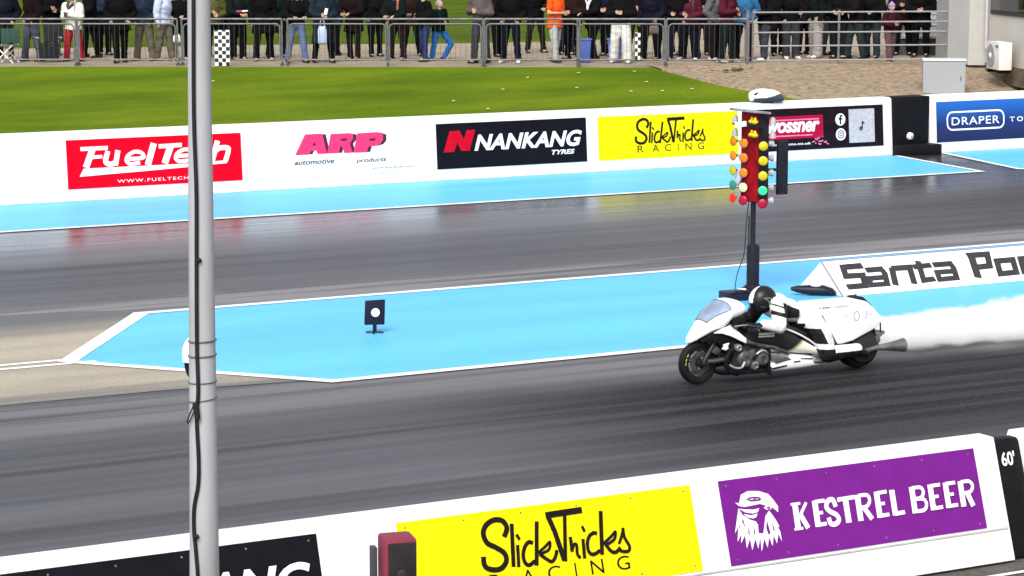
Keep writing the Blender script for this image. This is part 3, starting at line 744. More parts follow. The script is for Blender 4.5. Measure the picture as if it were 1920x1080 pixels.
def lamp(x, y, z, dx, dy, lens, r=.061):
    """lamp on a short arm: hood cone, lens dome"""
    d = Vector((dx, dy, 0)).normalized()
    q = d.to_track_quat('Z', 'Y').to_matrix().to_4x4()
    g = MB(); g.lathe((0, 0, 0), [(.012, -.085), (.016, -.05), (r * .8, -.01), (r * 1.05, .008), (r * .97, .009), (r * .9, -.002)], 'z', 20)
    bmesh.ops.transform(g.bm, matrix=Matrix.Translation((x, y, z)) @ q, verts=g.bm.verts)
    ho = g.build('lamp', hk if lens not in (rd,) else mat('hood_dark_red', (.16, .004, .012), .4), e)
    g = MB(); g.lathe((0, 0, 0), [(r * .7, -.004), (r * .99, .002), (r * .96, .010), (r * .80, .017), (r * .45, .022), (0, .024)], 'z', 20)
    bmesh.ops.transform(g.bm, matrix=Matrix.Translation((x, y, z)) @ q, verts=g.bm.verts)
    g.build('lens', lens, ho)
for zz, la, lb, lc in ((1.945, am, am, yl), (1.755, am, am, yl), (1.56, yl, am, yl), (1.37, gd, cr, gl), (1.20, rl, rd, rd)):
    lamp(-.16, .24, zz + .015, -.95, -.15, la)
    lamp(-.12, .06, zz, -.85, -.55, lb)
    lamp(-.06, -.30, zz - .01, -.55, -.83, lc)
    g = MB(); g.tube([(-.02, .18, zz), (-.10, .24, zz + .01)], .012, 6); g.build('lamp_arm', hd, e)
    g = MB(); g.tube([(-.05, -.05, zz + .02), (-.05, -.27, zz)], .010, 6); g.build('lamp_arm', hd, e)
    g = MB(); g.lathe((.115, -.20, zz + .01), [(.012, -.03), (.03, -.02), (.05, .03), (.0, .035)], 'x', 14); g.build('rear_lamp', hd, e)
for zz in (2.27, 2.10):
    g = MB()
    for k in range(2):
        g = MB(); g.ell((-.13 - .02 * k, -.13 - .10 * k, zz - .03), (.045, .05, .03), 0, None, 12, 8); g.ell((-.12 - .02 * k, -.12 - .10 * k, zz + .0), (.02, .025, .035), 0, None, 10, 6); g.build('staging_bulb', yl, e)
    for q in ((.12, .22), (.12, -.24), (-.14, .24)):
        g = MB(); g.lathe((q[0], q[1], zz - .03), [(.015, .055), (.035, .03), (.045, -.045), (.038, -.045)], 'z', 14); g.build('staging_hood', hd, e)
g = MB(); g.box((-.07, .0, 2.365), (.25, .60, .03), 0, Matrix.Rotation(R(6), 3, 'Y'), .008); g.build('top_shelf', mat('shelf_grey', (.22, .22, .24), .5, .5, 9), e)
g = MB(); g.box((-.10, .0, 2.19), (.10, .62, .035), 0, None, .006); g.build('cross_shelf', tb, e)
g = MB(); g.box((-.155, .09, 2.19), (.014, .26, .07), 0, Matrix.Rotation(R(-8), 3, 'X'), .004); g.build('name_plate', white_ink, e)
g = MB(); g.box((-.10, .20, 1.49), (.03, .12, .20), 0, Matrix.Rotation(R(35), 3, 'X'), .006); g.build('bracket', mat('pale_bracket', (.62, .66, .75), .4), e)
g = MB(); g.tube([(-.05, .03, 1.2), (-.07, .05, .9), (-.10, .05, .5), (-.22, .02, .25), (-.35, -.12, .05)], .006, 6, smooth_pts=True); g.build('cable', rubber, e)

# black boxes on the island floor
e = empty('cable_box', (16.92, 25.42, .012), R(-8)); tag(e, 'black connector box lying beside the foot of the light tree', 'box')
g = MB(); g.box((0, 0, .055), (.36, .26, .11), bevel=.02); g.build('case', mat('box_navy', (.01, .011, .022), .4), e)
g = MB(); g.tube([(-.12, -.14, .1), (0, -.16, .14), (.14, -.14, .1)], .012, 8); g.build('handle', rubber, e)
g = MB(); g.box((.12, 0.05, .118), (.09, .06, .018), bevel=.004); g.build('label_plate', white_ink, e)
e = empty('timing_sensor', (18.02, 25.24, .012), R(-32)); tag(e, 'low black sensor housing on the floor in front of the lettered barrier', 'sensor')
g = MB(); g.loft([(-.30, .10, .06, .03), (-.22, .12, .03, .05), (-.05, .13, .0, .09), (.12, .13, .0, .10), (.24, .09, .0, .09), (.28, .05, .01, .05)], 16); g.build('housing', MATS['box_navy'], e)
g = MB(); g.ell((.02, -.02, .125), (.07, .05, .018)); g.build('lens_cover', mat('pale_plastic', (.6, .62, .66), .3), e)
g = MB(); g.tube([(.25, 0, .02), (.40, .02, .01), (.55, -.02, .01)], .008, 6); g.build('cable', rubber, e)

# ------------------------------------------------------------------ drag bike (its own frame: x back from the front axle, y right of the rider is +)
KB = .857
BX, BY = 13.40, 20.87
bike = empty('drag_motorcycle', (BX, BY, .004)); tag(bike, 'long low white drag racing motorcycle with boxy tail leaving the line', 'motorcycle')
bw = mat('bike_white', (.86, .86, .86), .3, .04, 5, coat=.25)
bk = mat('bike_black', (.006, .006, .007), .45, .3)
sil = mat('cast_alloy', (.14, .14, .14), .45, .6, 14, metal=.7)
sil2 = mat('polished_alloy', (.50, .50, .50), .28, .4, 9, metal=.85)
dgr = mat('dark_grey_panel', (.040, .037, .040), .4, .25, 6, coat=.2)
crm = mat('cream_white_panel', (.74, .74, .66), .3, .08, 6, coat=.3)
lime = mat('lime_fade', (.32, .35, .10), .35, .2, 8)
tyre = mat('tyre_rubber', (.007, .007, .007), .6, .4, 20, .2, 60)
screenm = mat('tinted_screen', (.20, .26, .36), .10, .5, 4, coat=.6)

def wheel(name, cx, cz, r, w, spokes, disc_side):
    h = w / 2
    g = MB(KB); g.lathe((cx, 0, cz), [(r * .66, -h * .80), (r * .80, -h * 1.0), (r * .93, -h * .86), (r * .985, -h * .5), (r, 0), (r * .985, h * .5), (r * .93, h * .86), (r * .80, h * 1.0), (r * .66, h * .80)], 'y', 40, closed=True)
    wh = g.build(name, tyre, bike)
    g = MB(KB); g.lathe((cx, 0, cz), [(r * .62, -h * .82), (r * .70, -h * .84), (r * .70, h * .84), (r * .62, h * .82), (r * .58, 0)], 'y', 40, closed=True)
    g.lathe((cx, 0, cz), [(.0, -h * 1.05), (.035, -h * 1.05), (.05, -h * .6), (.05, h * .6), (.035, h * 1.05), (.0, h * 1.05)], 'y', 16)
    for s in range(spokes):
        a = 2 * math.pi * s / spokes + .3
        for off in (-.12, .12):
            g.tube([(cx + .045 * math.cos(a + off * 2), -h * .35, cz + .045 * math.sin(a + off * 2)), (cx + r * .64 * math.cos(a + off), -h * .5, cz + r * .64 * math.sin(a + off))], [.016, .011], 6)
    g.build('rim', mat('rim_dark', (.03, .03, .03), .4, .3, 8, metal=.5), wh)
    g = MB(KB); g.lathe((cx, disc_side, cz), [(r * .28, -.004), (r * .54, -.004), (r * .54, .004), (r * .28, .004)], 'y', 32, closed=True)
    g.build('brake_disc', mat('brake_steel', (.10, .10, .10), .45, .4, 10, metal=.7), wh)
    return wh
fwh = wheel('front_wheel', .04, .268, .268, .125, 5, -.052)
g = MB(KB)
for a in (165, 150, 178):
    g.tube([(.04 + .215 * math.cos(R(a + k)), -.066, .268 + .215 * math.sin(R(a + k))) for k in (-5, 0, 5)], .007, 5)
g.build('sidewall_lettering', mat('tyre_yellow_mark', (.30, .36, .05), .5), fwh)
wheel('rear_wheel', 2.42, .292, .292, .24, 6, -.10)

# nose fairing with screen
ST = [(-.125, .56, .525, .03), (-.10, .605, .515, .055), (-.05, .660, .535, .090), (.0, .708, .56, .122), (.08, .792, .60, .165), (.17, .880, .64, .205), (.27, .955, .655, .235), (.33, .995, .70, .25), (.39, 1.025, .765, .245), (.46, 1.032, .785, .235), (.52, 1.022, .80, .225), (.57, 1.005, .82, .21), (.61, .975, .845, .19), (.63, .93, .865, .165)]
g = MB(KB); g.loft(ST, 32, 2.5, lambda c, f: 1 if (c.z < .60 and abs(f.normal.z) > .8 and c.x > 0) else 0)
g.build('nose_fairing', [bw, bk], bike, angle=55)
def lipoly(y): return y
for s in (-1, 1):
    g = MB(KB); g.prism([(.12, .655), (.24, .70), (.36, .735), (.42, .70), (.52, .615), (.60, .555), (.595, .49), (.50, .535), (.38, .595), (.25, .640)], s * .215 - .012, s * .215 + .012, 'y', bevel=.008)
    g.build('fairing_lip', bw, bike)
def on_loft(x, ang, off):
    for i in range(len(ST) - 1):
        if x <= ST[i + 1][0]:
            a, b_ = ST[i], ST[i + 1]; t = (x - a[0]) / (b_[0] - a[0]); s = [p + (q - p) * t for p, q in zip(a, b_)]; break
    cy, cz = math.cos(ang), math.sin(ang); e = 2.5
    return (x, math.copysign(abs(cy) ** (2 / e), cy) * (s[3] + off), (s[1] + s[2]) / 2 + math.copysign(abs(cz) ** (2 / e), cz) * ((s[1] - s[2]) / 2 + off))
bm = bmesh.new(); grid = []
for i in range(12):
    x = .075 + .285 * i / 11; lo = R(48 - 26 * (i / 11) ** 1.1)
    hi = R(180) - lo
    grid.append([bm.verts.new(Vector(on_loft(x, lo + (hi - lo) * j / 20, .005)) * KB) for j in range(21)])
for i in range(11):
    for j in range(20): bm.faces.new((grid[i][j], grid[i + 1][j], grid[i + 1][j + 1], grid[i][j + 1]))
me = bpy.data.meshes.new('windscreen'); bmesh.ops.recalc_face_normals(bm, faces=bm.faces); bm.to_mesh(me)
ws = link_mesh('windscreen', me, screenm, bike)
edge = [v.co / KB for v in grid[0]] ; 
loop = [g_[0].co / KB for g_ in grid] + [v.co / KB for v in grid[-1]][1:] + [g_[-1].co / KB for g_ in grid[::-1]][1:] + [v.co / KB for v in grid[0][::-1]][1:]
g = MB(KB); g.tube(loop, .006, 5); g.build('screen_seal', mat('seal_grey', (.12, .12, .14), .5), ws)
bm.free()

# fork, axle, caliper, bars
for s in (-1, 1):
    g = MB(KB); g.tube([(.36, s * .10, .74), (.24, s * .10, .56), (.06, s * .10, .285)], [.03, .03, .026], 12); g.tube([(.02, s * .10, .265), (.09, s * .10, .27)], .03, 10)
    g.build('fork_leg', mat('fork_dark', (.03, .03, .03), .35, .3, metal=.4), bike)
g = MB(KB); g.tube([(.10, -.115, .29), (.20, -.125, .29), (.34, -.13, .30)], [.028, .035, .03], 10); g.build('axle_clamp', mat('brushed_grey', (.12, .12, .12), .4, .2, metal=.7), bike)
g = MB(KB); g.prism([(.235, .455), (.29, .43), (.335, .45), (.325, .485), (.345, .52), (.30, .515), (.255, .505), (.265, .475)], -.235, -.215, 'y', bevel=.006); g.build('brake_badge', white_ink, bike)
g = MB(KB); g.prism([(.16, .40), (.24, .36), (.29, .42), (.22, .48)], -.14, -.09, 'y', bevel=.01); g.build('brake_caliper', sil, bike)
g = MB(KB); g.tube([(.40, 0, .735), (.50, -.14, .735), (.60, -.24, .715), (.72, -.33, .70)], .014, 8, smooth_pts=True); g.tube([(.40, 0, .735), (.50, .14, .735), (.60, .24, .715), (.72, .33, .70)], .014, 8, smooth_pts=True); hb = g.build('handlebar', bk, bike)
g = MB(KB); g.tube([(.60, -.25, .72), (.50, -.30, .735), (.38, -.285, .73)], [.010, .009, .007], 6, smooth_pts=True); g.build('brake_lever', sil2, hb)
for c_ in ((.46, -.14, .765), (.42, .12, .76)):
    g = MB(KB); g.box(c_, (.15, .16, .09), bevel=.02); g.build('instrument_pod', bk, bike)
for pts in ([(.34, -.20, .76), (.42, -.24, .70), (.52, -.22, .72), (.62, -.21, .66), (.70, -.18, .60)], [(.36, -.19, .70), (.45, -.22, .74), (.55, -.23, .68), (.66, -.20, .69)], [(.40, -.21, .64), (.50, -.22, .66), (.58, -.20, .58), (.60, -.19, .50)]):
    g = MB(KB); g.tube(pts, .011, 6, smooth_pts=True); g.build('brake_hose', random.choice([bk, sil]), bike)
g = MB(KB); g.prism([(.34, .78), (.62, .82), (.66, .62), (.60, .50), (.40, .62)], -.16, .16, 'y', bevel=.02); g.build('inner_cowl', bk, bike)

g = MB(KB); g.prism([(.0, .545), (.10, .62), (.25, .675), (.42, .66), (.61, .53), (.61, .42), (.48, .34), (.36, .36), (.30, .44), (.20, .525), (.10, .545)], -.165, .165, 'y', bevel=.012); g.build('inner_mudguard', bk, bike)

# engine
g = MB(KB); g.prism([(.42, .16), (.98, .12), (1.02, .30), (.94, .42), (.60, .47), (.46, .40)], -.17, .17, 'y', bevel=.03); eng = g.build('engine', mat('engine_dark', (.03, .03, .032), .45, .5, 10, metal=.5), bike)
g = MB(KB)
for k in range(6): g.prism([(.46 + .012 * k, .44 + .03 * k), (.74 + .012 * k, .42 + .03 * k), (.74 + .012 * k, .436 + .03 * k), (.46 + .012 * k, .456 + .03 * k)], -.165, .165, 'y')
g.build('cylinder_fins', mat('fin_dark', (.06, .06, .06), .5, .3, 10, metal=.5), eng)
for cx, cz, r, mm in ((.60, .29, .105, sil), (.86, .27, .085, sil), (.74, .20, .06, sil2), (.50, .44, .05, sil2)):
    g = MB(KB); g.lathe((cx, -.17, cz), [(r, .02), (r, -.03), (r * .85, -.05), (r * .5, -.055), (r * .45, -.045), (0, -.045)], 'y', 24); g.build('engine_cover', mm, eng)
g = MB(KB); g.tube([(.37, -.20, .24), (.44, -.225, .20), (.53, -.23, .20), (.58, -.225, .26)], .016, 8, smooth_pts=True); g.build('oil_hose', sil2, eng)
g = MB(KB); g.tube([(.76, -.20, .34), (.84, -.21, .38), (.93, -.20, .33)], .02, 8, smooth_pts=True); g.build('oil_hose', sil2, eng)
for c_, s_, a_ in (((.87, -.19, .36), (.10, .04, .07), 20), ((.70, -.19, .35), (.09, .04, .10), -15), ((.78, -.20, .25), (.05, .03, .12), 30)):
    g = MB(KB); g.box(c_, s_, 0, Matrix.Rotation(R(a_), 3, 'Y'), .01); g.build('engine_bracket', sil, eng)
for k in range(4):
    y = -.15 + .10 * k
    g = MB(KB); g.tube([(.50, y, .46), (.40, y * 1.1, .40), (.34, y * 1.1, .28), (.40, y, .15), (.55, y * .8, .10)], .028, 8, smooth_pts=True); g.build('header_pipe', bk, bike)
g = MB(KB); g.loft([(.24, .22, .13, .10), (.34, .25, .09, .16), (.60, .16, .085, .19), (.98, .14, .08, .19)], 18, 3.5); g.build('chin_pan', bk, bike)
for s in (-1, 1):
    g = MB(KB); g.tube([(.58, s * .18, .52), (.80, s * .20, .45), (1.02, s * .205, .40), (1.24, s * .205, .31)], .026, 8, smooth_pts=True); g.build('frame_spar', sil, bike)
g = MB(KB); g.box((.945, -.205, .28), (.035, .03, .36), 0, None, .006); g.box((.95, -.21, .12), (.05, .035, .10), 0, None, .006); g.build('frame_upright', bk, bike)

# body panel from tank to tail
BS = [(.60, .655, .52, .12), (.66, .685, .475, .16), (.75, .695, .445, .175), (.85, .69, .425, .18), (.95, .675, .40, .19), (1.05, .655, .375, .195), (1.15, .63, .335, .20), (1.25, .592, .31, .205), (1.35, .548, .295, .21), (1.45, .49, .28, .21), (1.55, .435, .27, .21), (1.65, .37, .255, .205), (1.73, .31, .235, .19), (1.78, .26, .225, .15)]
BS2 = []
for i in range(len(BS) - 1):
    for t in range(4): BS2.append(tuple(a + (b_ - a) * t / 4 for a, b_ in zip(BS[i], BS[i + 1])))
BS2.append(BS[-1])
m, n, l = nodes_of('painted_body_panel'); b = n['Principled BSDF']
sep = n.new('ShaderNodeSeparateXYZ'); l.new(n.new('ShaderNodeTexCoord').outputs['Object'], sep.inputs[0])
px_, pz_ = mth(n, l, 'DIVIDE', sep.outputs['X'], KB), mth(n, l, 'DIVIDE', sep.outputs['Z'], KB)
dd = mth(n, l, 'SUBTRACT', px_, mth(n, l, 'ADD', 1.21, mth(n, l, 'MULTIPLY', mth(n, l, 'SUBTRACT', pz_, .306), 1.45)))
rp = n.new('ShaderNodeValToRGB'); l.new(mth(n, l, 'ADD', mth(n, l, 'MULTIPLY', dd, 4.0), .5), rp.inputs[0])
rp.color_ramp.elements[0].position = .44; rp.color_ramp.elements[0].color = (.020, .018, .020, 1)
rp.color_ramp.elements[1].position = .96; rp.color_ramp.elements[1].color = (.74, .74, .66, 1)
for p_, c_ in ((.50, (.10, .11, .04)), (.62, (.30, .32, .12)), (.74, (.60, .60, .40))):
    q_ = rp.color_ramp.elements.new(p_); q_.color = (*c_, 1)
topm = mth(n, l, 'GREATER_THAN', pz_, mth(n, l, 'SUBTRACT', .632, mth(n, l, 'MULTIPLY', mth(n, l, 'SUBTRACT', px_, 1.147), .56)))
topm = mth(n, l, 'MULTIPLY', topm, mth(n, l, 'GREATER_THAN', px_, 1.12))
l.new(mixc(n, l, topm, rp.outputs[0], (.022, .02, .02)), b.inputs['Base Color']); b.inputs['Roughness'].default_value = .35; b.inputs['Specular IOR Level'].default_value = .25
g = MB(KB); g.loft(BS2, 40, 3.2); bd = g.build('body_panel', m, bike, angle=50)
g = MB(KB); g.tube([(1.13, -.195, .640), (1.24, -.205, .603), (1.35, -.21, .556), (1.46, -.21, .50), (1.58, -.205, .43), (1.70, -.195, .345)], .012, 6, smooth_pts=True); g.build('pinstripe', white_ink, bd)
it = []
for k in range(11):
    for z0, z1 in ((.577, .600), (.545, .563)):
        x0 = .80 + .021 * k; it.append(('L', .010, [(x0 * KB, (z0 - .02 * (x0 - .8)) * KB), ((x0 + .004) * KB, (z1 - .02 * (x0 - .8)) * KB)]))
    it.append(('L', .006, [((.80 + .021 * k) * KB, (.578 - .02 * .021 * k) * KB), ((.817 + .021 * k) * KB, (.578 - .02 * .021 * k) * KB)]))
o = put(strokes(it, 0), 'panel_lettering', white_ink, bd); o.rotation_euler = (math.pi / 2, 0, 0); o.location = (0, -.1965 * KB, 0)
g = MB(KB); g.loft([(1.18, .665, .60, .06), (1.26, .665, .55, .12), (1.40, .625, .50, .14), (1.55, .56, .45, .14), (1.70, .50, .40, .12)], 20, 2.6); g.build('seat', mat('seat_black', (.02, .018, .018), .6, .2), bike)

# belly pan
g = MB(KB); g.loft([(.96, .22, .085, .18), (1.05, .30, .075, .205), (1.20, .30, .075, .215), (1.40, .28, .08, .215), (1.60, .25, .09, .205), (1.74, .19, .10, .17)], 24, 3.2); bp_ = g.build('belly_pan', bw, bike, angle=50)
for c_, w_, h_, a_ in (((1.10, -.213, .15), .22, .018, -6), ((1.52, -.212, .225), .20, .010, 4), ((1.36, -.216, .20), .10, .014, -4)):
    g = MB(KB); g.box(c_, (w_, .012, h_), 0, Matrix.Rotation(R(a_), 3, 'Y')); g.build('vent_slot', bk, bp_)
g = MB(KB); g.prism([(.96, .34), (1.16, .30), (1.28, .235), (1.05, .20), (.98, .25)], -.222, -.198, 'y', bevel=.006); g.build('side_cover', sil2, bike)

# tail box
tp = [(1.58, .84), (1.66, .885), (2.38, .885), (2.44, .865), (2.535, .785), (2.685, .64), (2.675, .60), (2.60, .53), (2.50, .49), (2.22, .385), (2.05, .355), (1.975, .36), (1.86, .55), (1.735, .735), (1.62, .77)]
g = MB(KB); g.prism(tp, -.20, .20, 'y', bevel=.03); tl = g.build('tail_box', bw, bike, angle=45)
g = MB(KB); g.tube([(1.735, -.203, .745), (1.86, -.203, .55), (1.972, -.203, .365), (2.05, -.203, .36), (2.22, -.203, .388), (2.50, -.203, .49)], .007, 5); g.build('panel_gap', bk, tl)
def tail_art(bm, name, m):
    o = put(bm, name, m, tl); o.rotation_euler = (math.pi / 2, 0, 0); o.location = (0, -.2035 * KB, 0)
    for v in o.data.vertices: v.co.x *= KB; v.co.y *= KB
it = [('C', .011, [(2.265 + .042 * math.cos(2 * math.pi * k / 20), .70 + .058 * math.sin(2 * math.pi * k / 20)) for k in range(20)]), ('S', .010, [(2.405, .755), (2.425, .72), (2.42, .68), (2.40, .655)]), ('L', .007, [(2.46, .71), (2.50, .70)]), ('L', .007, [(2.07, .725), (2.12, .71)])]
tail_art(strokes(it, 0), 'emblem', mat('faint_grey_ink', (.28, .28, .28), .5))
tail_art(strokes([('L', .012, [(1.735 + .022 * k, .832), (1.737 + .022 * k, .848)]) for k in range(6)] + [('L', .006, [(1.73, .840), (1.86, .840)])], 0), 'lettering', mat('dark_red_ink', (.25, .05, .06), .5))
tail_art(rect_bm((1.685, 1.71, .832, .848), 0), 'emblem', red_board)
tail_art(rect_bm((1.92, 2.14, .828, .856), 0), 'emblem', mat('pale_grey_ink', (.62, .62, .60), .5))
g = MB(KB); g.prism([(2.40, .895), (2.50, .90), (2.62, .80), (2.68, .73), (2.69, .65), (2.60, .68), (2.50, .78)], -.02, .22, 'y', bevel=.015); g.build('parachute_pack', mat('pack_navy', (.01, .01, .02), .6), bike)
g = MB(KB); g.tube([(2.675, -.10, .66), (2.715, -.10, .56), (2.72, -.10, .42)], .010, 6); g.build('rear_stay', bk, bike)

# swing arm, rear guard, exhaust
for s in (-1, 1):
    g = MB(KB); g.tube([(1.70, s * .17, .20), (2.0, s * .17, .24), (2.42, s * .165, .292)], [.04, .035, .03], 10); g.build('swing_arm', sil, bike)
g = MB(KB); g.prism([(1.98, .36), (2.22, .41), (2.50, .50), (2.60, .52), (2.60, .38), (2.44, .36), (2.20, .34), (2.02, .33)], -.15, .15, 'y', bevel=.01); g.build('under_tail', bk, bike)
g = MB(KB); g.tube([(2.02, -.16, .40), (2.25, -.165, .42), (2.50, -.16, .46)], .012, 6); g.build('tail_strut', sil, bike)
g = MB(KB); g.lathe((2.42, -.175, .292), [(.20, .02), (.20, .0), (.12, -.015), (.05, -.02), (.0, -.02)], 'y', 28); g.build('rear_sprocket_cover', mat('dark_cover', (.03, .028, .028), .45, .3), bike)
g = MB(KB); g.tube([(1.30, -.10, .16), (1.80, -.20, .18), (2.20, -.225, .22), (2.55, -.225, .27)], .032, 10, smooth_pts=True)
g.lathe((2.55, -.225, .272), [(.034, 0), (.038, .06), (.052, .20), (.075, .36), (.090, .44), (.085, .44), (.066, .34), (.04, .15)], 'x', 24)
g.build('exhaust_pipe', mat('exhaust_steel', (.20, .19, .18), .4, .35, 6, metal=.6), bike)
g = MB(KB)
g.ell((2.68, -.06, .42), (.085, .06, .05), 0, None, 14, 8); g.tube([(2.58, -.10, .34), (2.70, -.10, .40), (2.78, -.08, .44)], .025, 8)
g.lathe((2.62, -.15, .36), [(.05, .02), (.05, -.02), (0, -.03)], 'y', 16)
g.build('wastegate', mat('wastegate_grey', (.20, .20, .19), .45, .3, 10, metal=.6), bike)

# ------------------------------------------------------------------ bodies: chains and ellipsoids fused into one skin
def chain(mb, pts, n=10):
    """pts (x, y, z, r): tapered limb with rounded joints"""
    for i in range(len(pts) - 1):
        a, b_ = pts[i], pts[i + 1]
        mb.tube([a[:3], b_[:3]], [a[3], b_[3]], n)
    for p in pts: mb.ell(p[:3], p[3], 0, None, 10, 6)
def fuse(mb, voxel, iters=3):
    me = bpy.data.meshes.new('fuse'); mb.bm.to_mesh(me); mb.bm.free()
    ob = bpy.data.objects.new('fuse', me); COL.objects.link(ob)
    r = ob.modifiers.new('r', 'REMESH'); r.mode = 'VOXEL'; r.voxel_size = voxel
    s = ob.modifiers.new('s', 'SMOOTH'); s.factor = .5; s.iterations = iters
    dg = bpy.context.evaluated_depsgraph_get()
    out = bpy.data.meshes.new_from_object(ob.evaluated_get(dg))
    bpy.data.objects.remove(ob); bpy.data.meshes.remove(me)
    return out
def wrinkle(me, amp, f1=7.0, f2=19.0, seed=0.0):
    """creases of cloth: noise along the normals"""
    n_ = [v.normal.copy() for v in me.vertices]
    for v, q in zip(me.vertices, n_):
        p = v.co
        a = mnoise.noise(Vector((p.x * f1 + seed, p.y * f1, p.z * f1 * 1.6))); b_ = mnoise.noise(Vector((p.x * f2, p.y * f2 + seed, p.z * f2 * 1.5)))
        v.co = p + q * amp * (a + .55 * (1 - 2 * abs(b_)))
    return me
def add_fingers(bm, wrist, d, palm, s=1.0, curl=.5, side=1):
    """five fingers rooted in the palm: d points along the hand, palm is the way the palm faces"""
    d = Vector(d).normalized(); p = Vector(palm); p = (p - d * p.dot(d)).normalized(); w = d.cross(p).normalized() * side
    o = Vector(wrist)
    lens = (.072, .080, .074, .058)
    for i in range(4):
        base = o + d * (.082 * s) + w * ((.033 - .022 * i) * s)
        q = [base - d * .02 * s]
        dirv = d.copy(); L = lens[i] * s
        c = curl * (1 + .12 * i)
        ax = w
        for seg in (.45, .32, .23):
            ang = c * (.9 if seg > .4 else 1.1)
            dirv = (dirv * math.cos(ang) + p * math.sin(ang)).normalized() if True else dirv
            q.append(q[-1] + dirv * (L * seg + (.02 * s if seg > .4 else 0)))
            pn = (p - dirv * p.dot(dirv))
            p_ = pn.normalized() if pn.length > 1e-4 else -d
            p = p_
        p = Vector(palm); p = (p - d * p.dot(d)).normalized()
        mb = MB(); mb.bm.free(); mb.bm = bm
        mb.tube(q, [.0095 * s, .009 * s, .008 * s, .006 * s], 7)
        mb.ell(q[-1], .0062 * s, 0, None, 7, 5)
    base = o + d * (.03 * s) + w * (.036 * s)
    t1 = (d * .6 + w * .7 + p * .35).normalized(); t2 = (d * .9 + w * .15 + p * .5).normalized()
    mb = MB(); mb.bm.free(); mb.bm = bm
    mb.tube([base - t1 * .015 * s, base + t1 * .04 * s, base + t1 * .04 * s + t2 * .032 * s], [.012 * s, .0105 * s, .008 * s], 7)
    mb.ell(base + t1 * .04 * s + t2 * .032 * s, .008 * s, 0, None, 7, 5)
def palm_shape(mb, wrist, d, palm, s=1.0):
    d = Vector(d).normalized(); p = Vector(palm); p = (p - d * p.dot(d)).normalized(); w = d.cross(p)
    Rm = Matrix((w, d, p)).transposed()
    mb.ell(Vector(wrist) + d * .048 * s, (.042 * s, .056 * s, .017 * s), 0, Rm, 12, 8)
    return Rm
def join_bm(me, bm_extra):
    b2 = bmesh.new(); b2.from_mesh(me)
    tmp = bpy.data.meshes.new('t'); bm_extra.to_mesh(tmp); bm_extra.free(); b2.from_mesh(tmp); bpy.data.meshes.remove(tmp)
    return b2

# ------------------------------------------------------------------ the rider (same frame and scale as the bike)
rider = empty('person', (BX, BY, .004)); tag(rider, 'motorcycle racer in black and white leathers and dark helmet crouched over the white drag bike', 'person')
K = lambda P: [tuple(c * KB for c in p) for p in P]
sh = {s: (1.085, s * .185, .925) for s in (-1, 1)}
el = {-1: (1.03, -.305, .675), 1: (1.02, .30, .70)}
wr = {-1: (.80, -.285, .72), 1: (.80, .285, .72)}
hp = {s: (1.63, s * .11, .68) for s in (-1, 1)}
kn = {s: (1.80, s * .25, .255) for s in (-1, 1)}
an = {s: (2.24, s * .255, .285) for s in (-1, 1)}
def rider_shape(ex, limbs=True):
    mb = MB(KB)
    mb.ell((1.17, 0, .885), (.17 + ex, .185 + ex, .135 + ex), 0, Matrix.Rotation(R(20), 3, 'Y')); mb.ell((1.35, 0, .81), (.18 + ex, .160 + ex, .125 + ex), 0, Matrix.Rotation(R(28), 3, 'Y')); mb.ell((1.56, 0, .685), (.155 + ex, .175 + ex, .130 + ex))
    chain(mb, [(1.12, 0, .92, .09 + ex), (1.04, 0, .945, .065 + ex * .5)])
    for s in (-1, 1):
        chain(mb, [(*sh[s], .085 + ex), (*el[s], .058 + ex), (*wr[s], .040 + ex * .7)])
        chain(mb, [(*hp[s], .125 + ex), (1.745, s * .185, .49, .118 + ex), (*kn[s], .080 + ex), (*an[s], .050 + ex)])
    return mb
mb = rider_shape(-.012)
mb.ell((.985, 0, .97), (.105, .085, .125), 0, Matrix.Rotation(R(-25), 3, 'Y'))      # head under the helmet
mb.ell((.885, 0, .945), (.025, .016, .022)); mb.ell((.90, 0, .89), (.04, .045, .03))
for s in (-1, 1):
    mb.ell((1.0, s * .085, .965), (.03, .012, .035)); chain(mb, [(*an[s], .045), (2.38, s * .255, .215, .035)])
    palm_shape(mb, Vector(wr[s]) + Vector((0, 0, 0)), (-1, 0, -.08), (0, 0, -1), 1.0)
me = fuse(mb, .012)
bmx = bmesh.new()
for s in (-1, 1): add_fingers(bmx, Vector(wr[s]) * KB, (-1, 0, -.08), (0, 0, -1), .9, .62, s)
b2 = join_bm(me, bmx); me2 = bpy.data.meshes.new('body'); b2.to_mesh(me2); b2.free()
link_mesh('body', me2, mat('skin', (.50, .30, .22), .55, .1, 8), rider)
me = wrinkle(fuse(rider_shape(.026), .006, 6), .0032, 9, 19)
sw, sbk, sgr = mat('leather_white', (.74, .73, .73), .4, .10, 7, .5, 16), mat('leather_black', (.010, .009, .009), .5, .4, 7, .5, 16), mat('leather_grey', (.35, .34, .35), .45, .12, 7)
su = link_mesh('race_suit', me, [sw, sbk, sgr], rider)
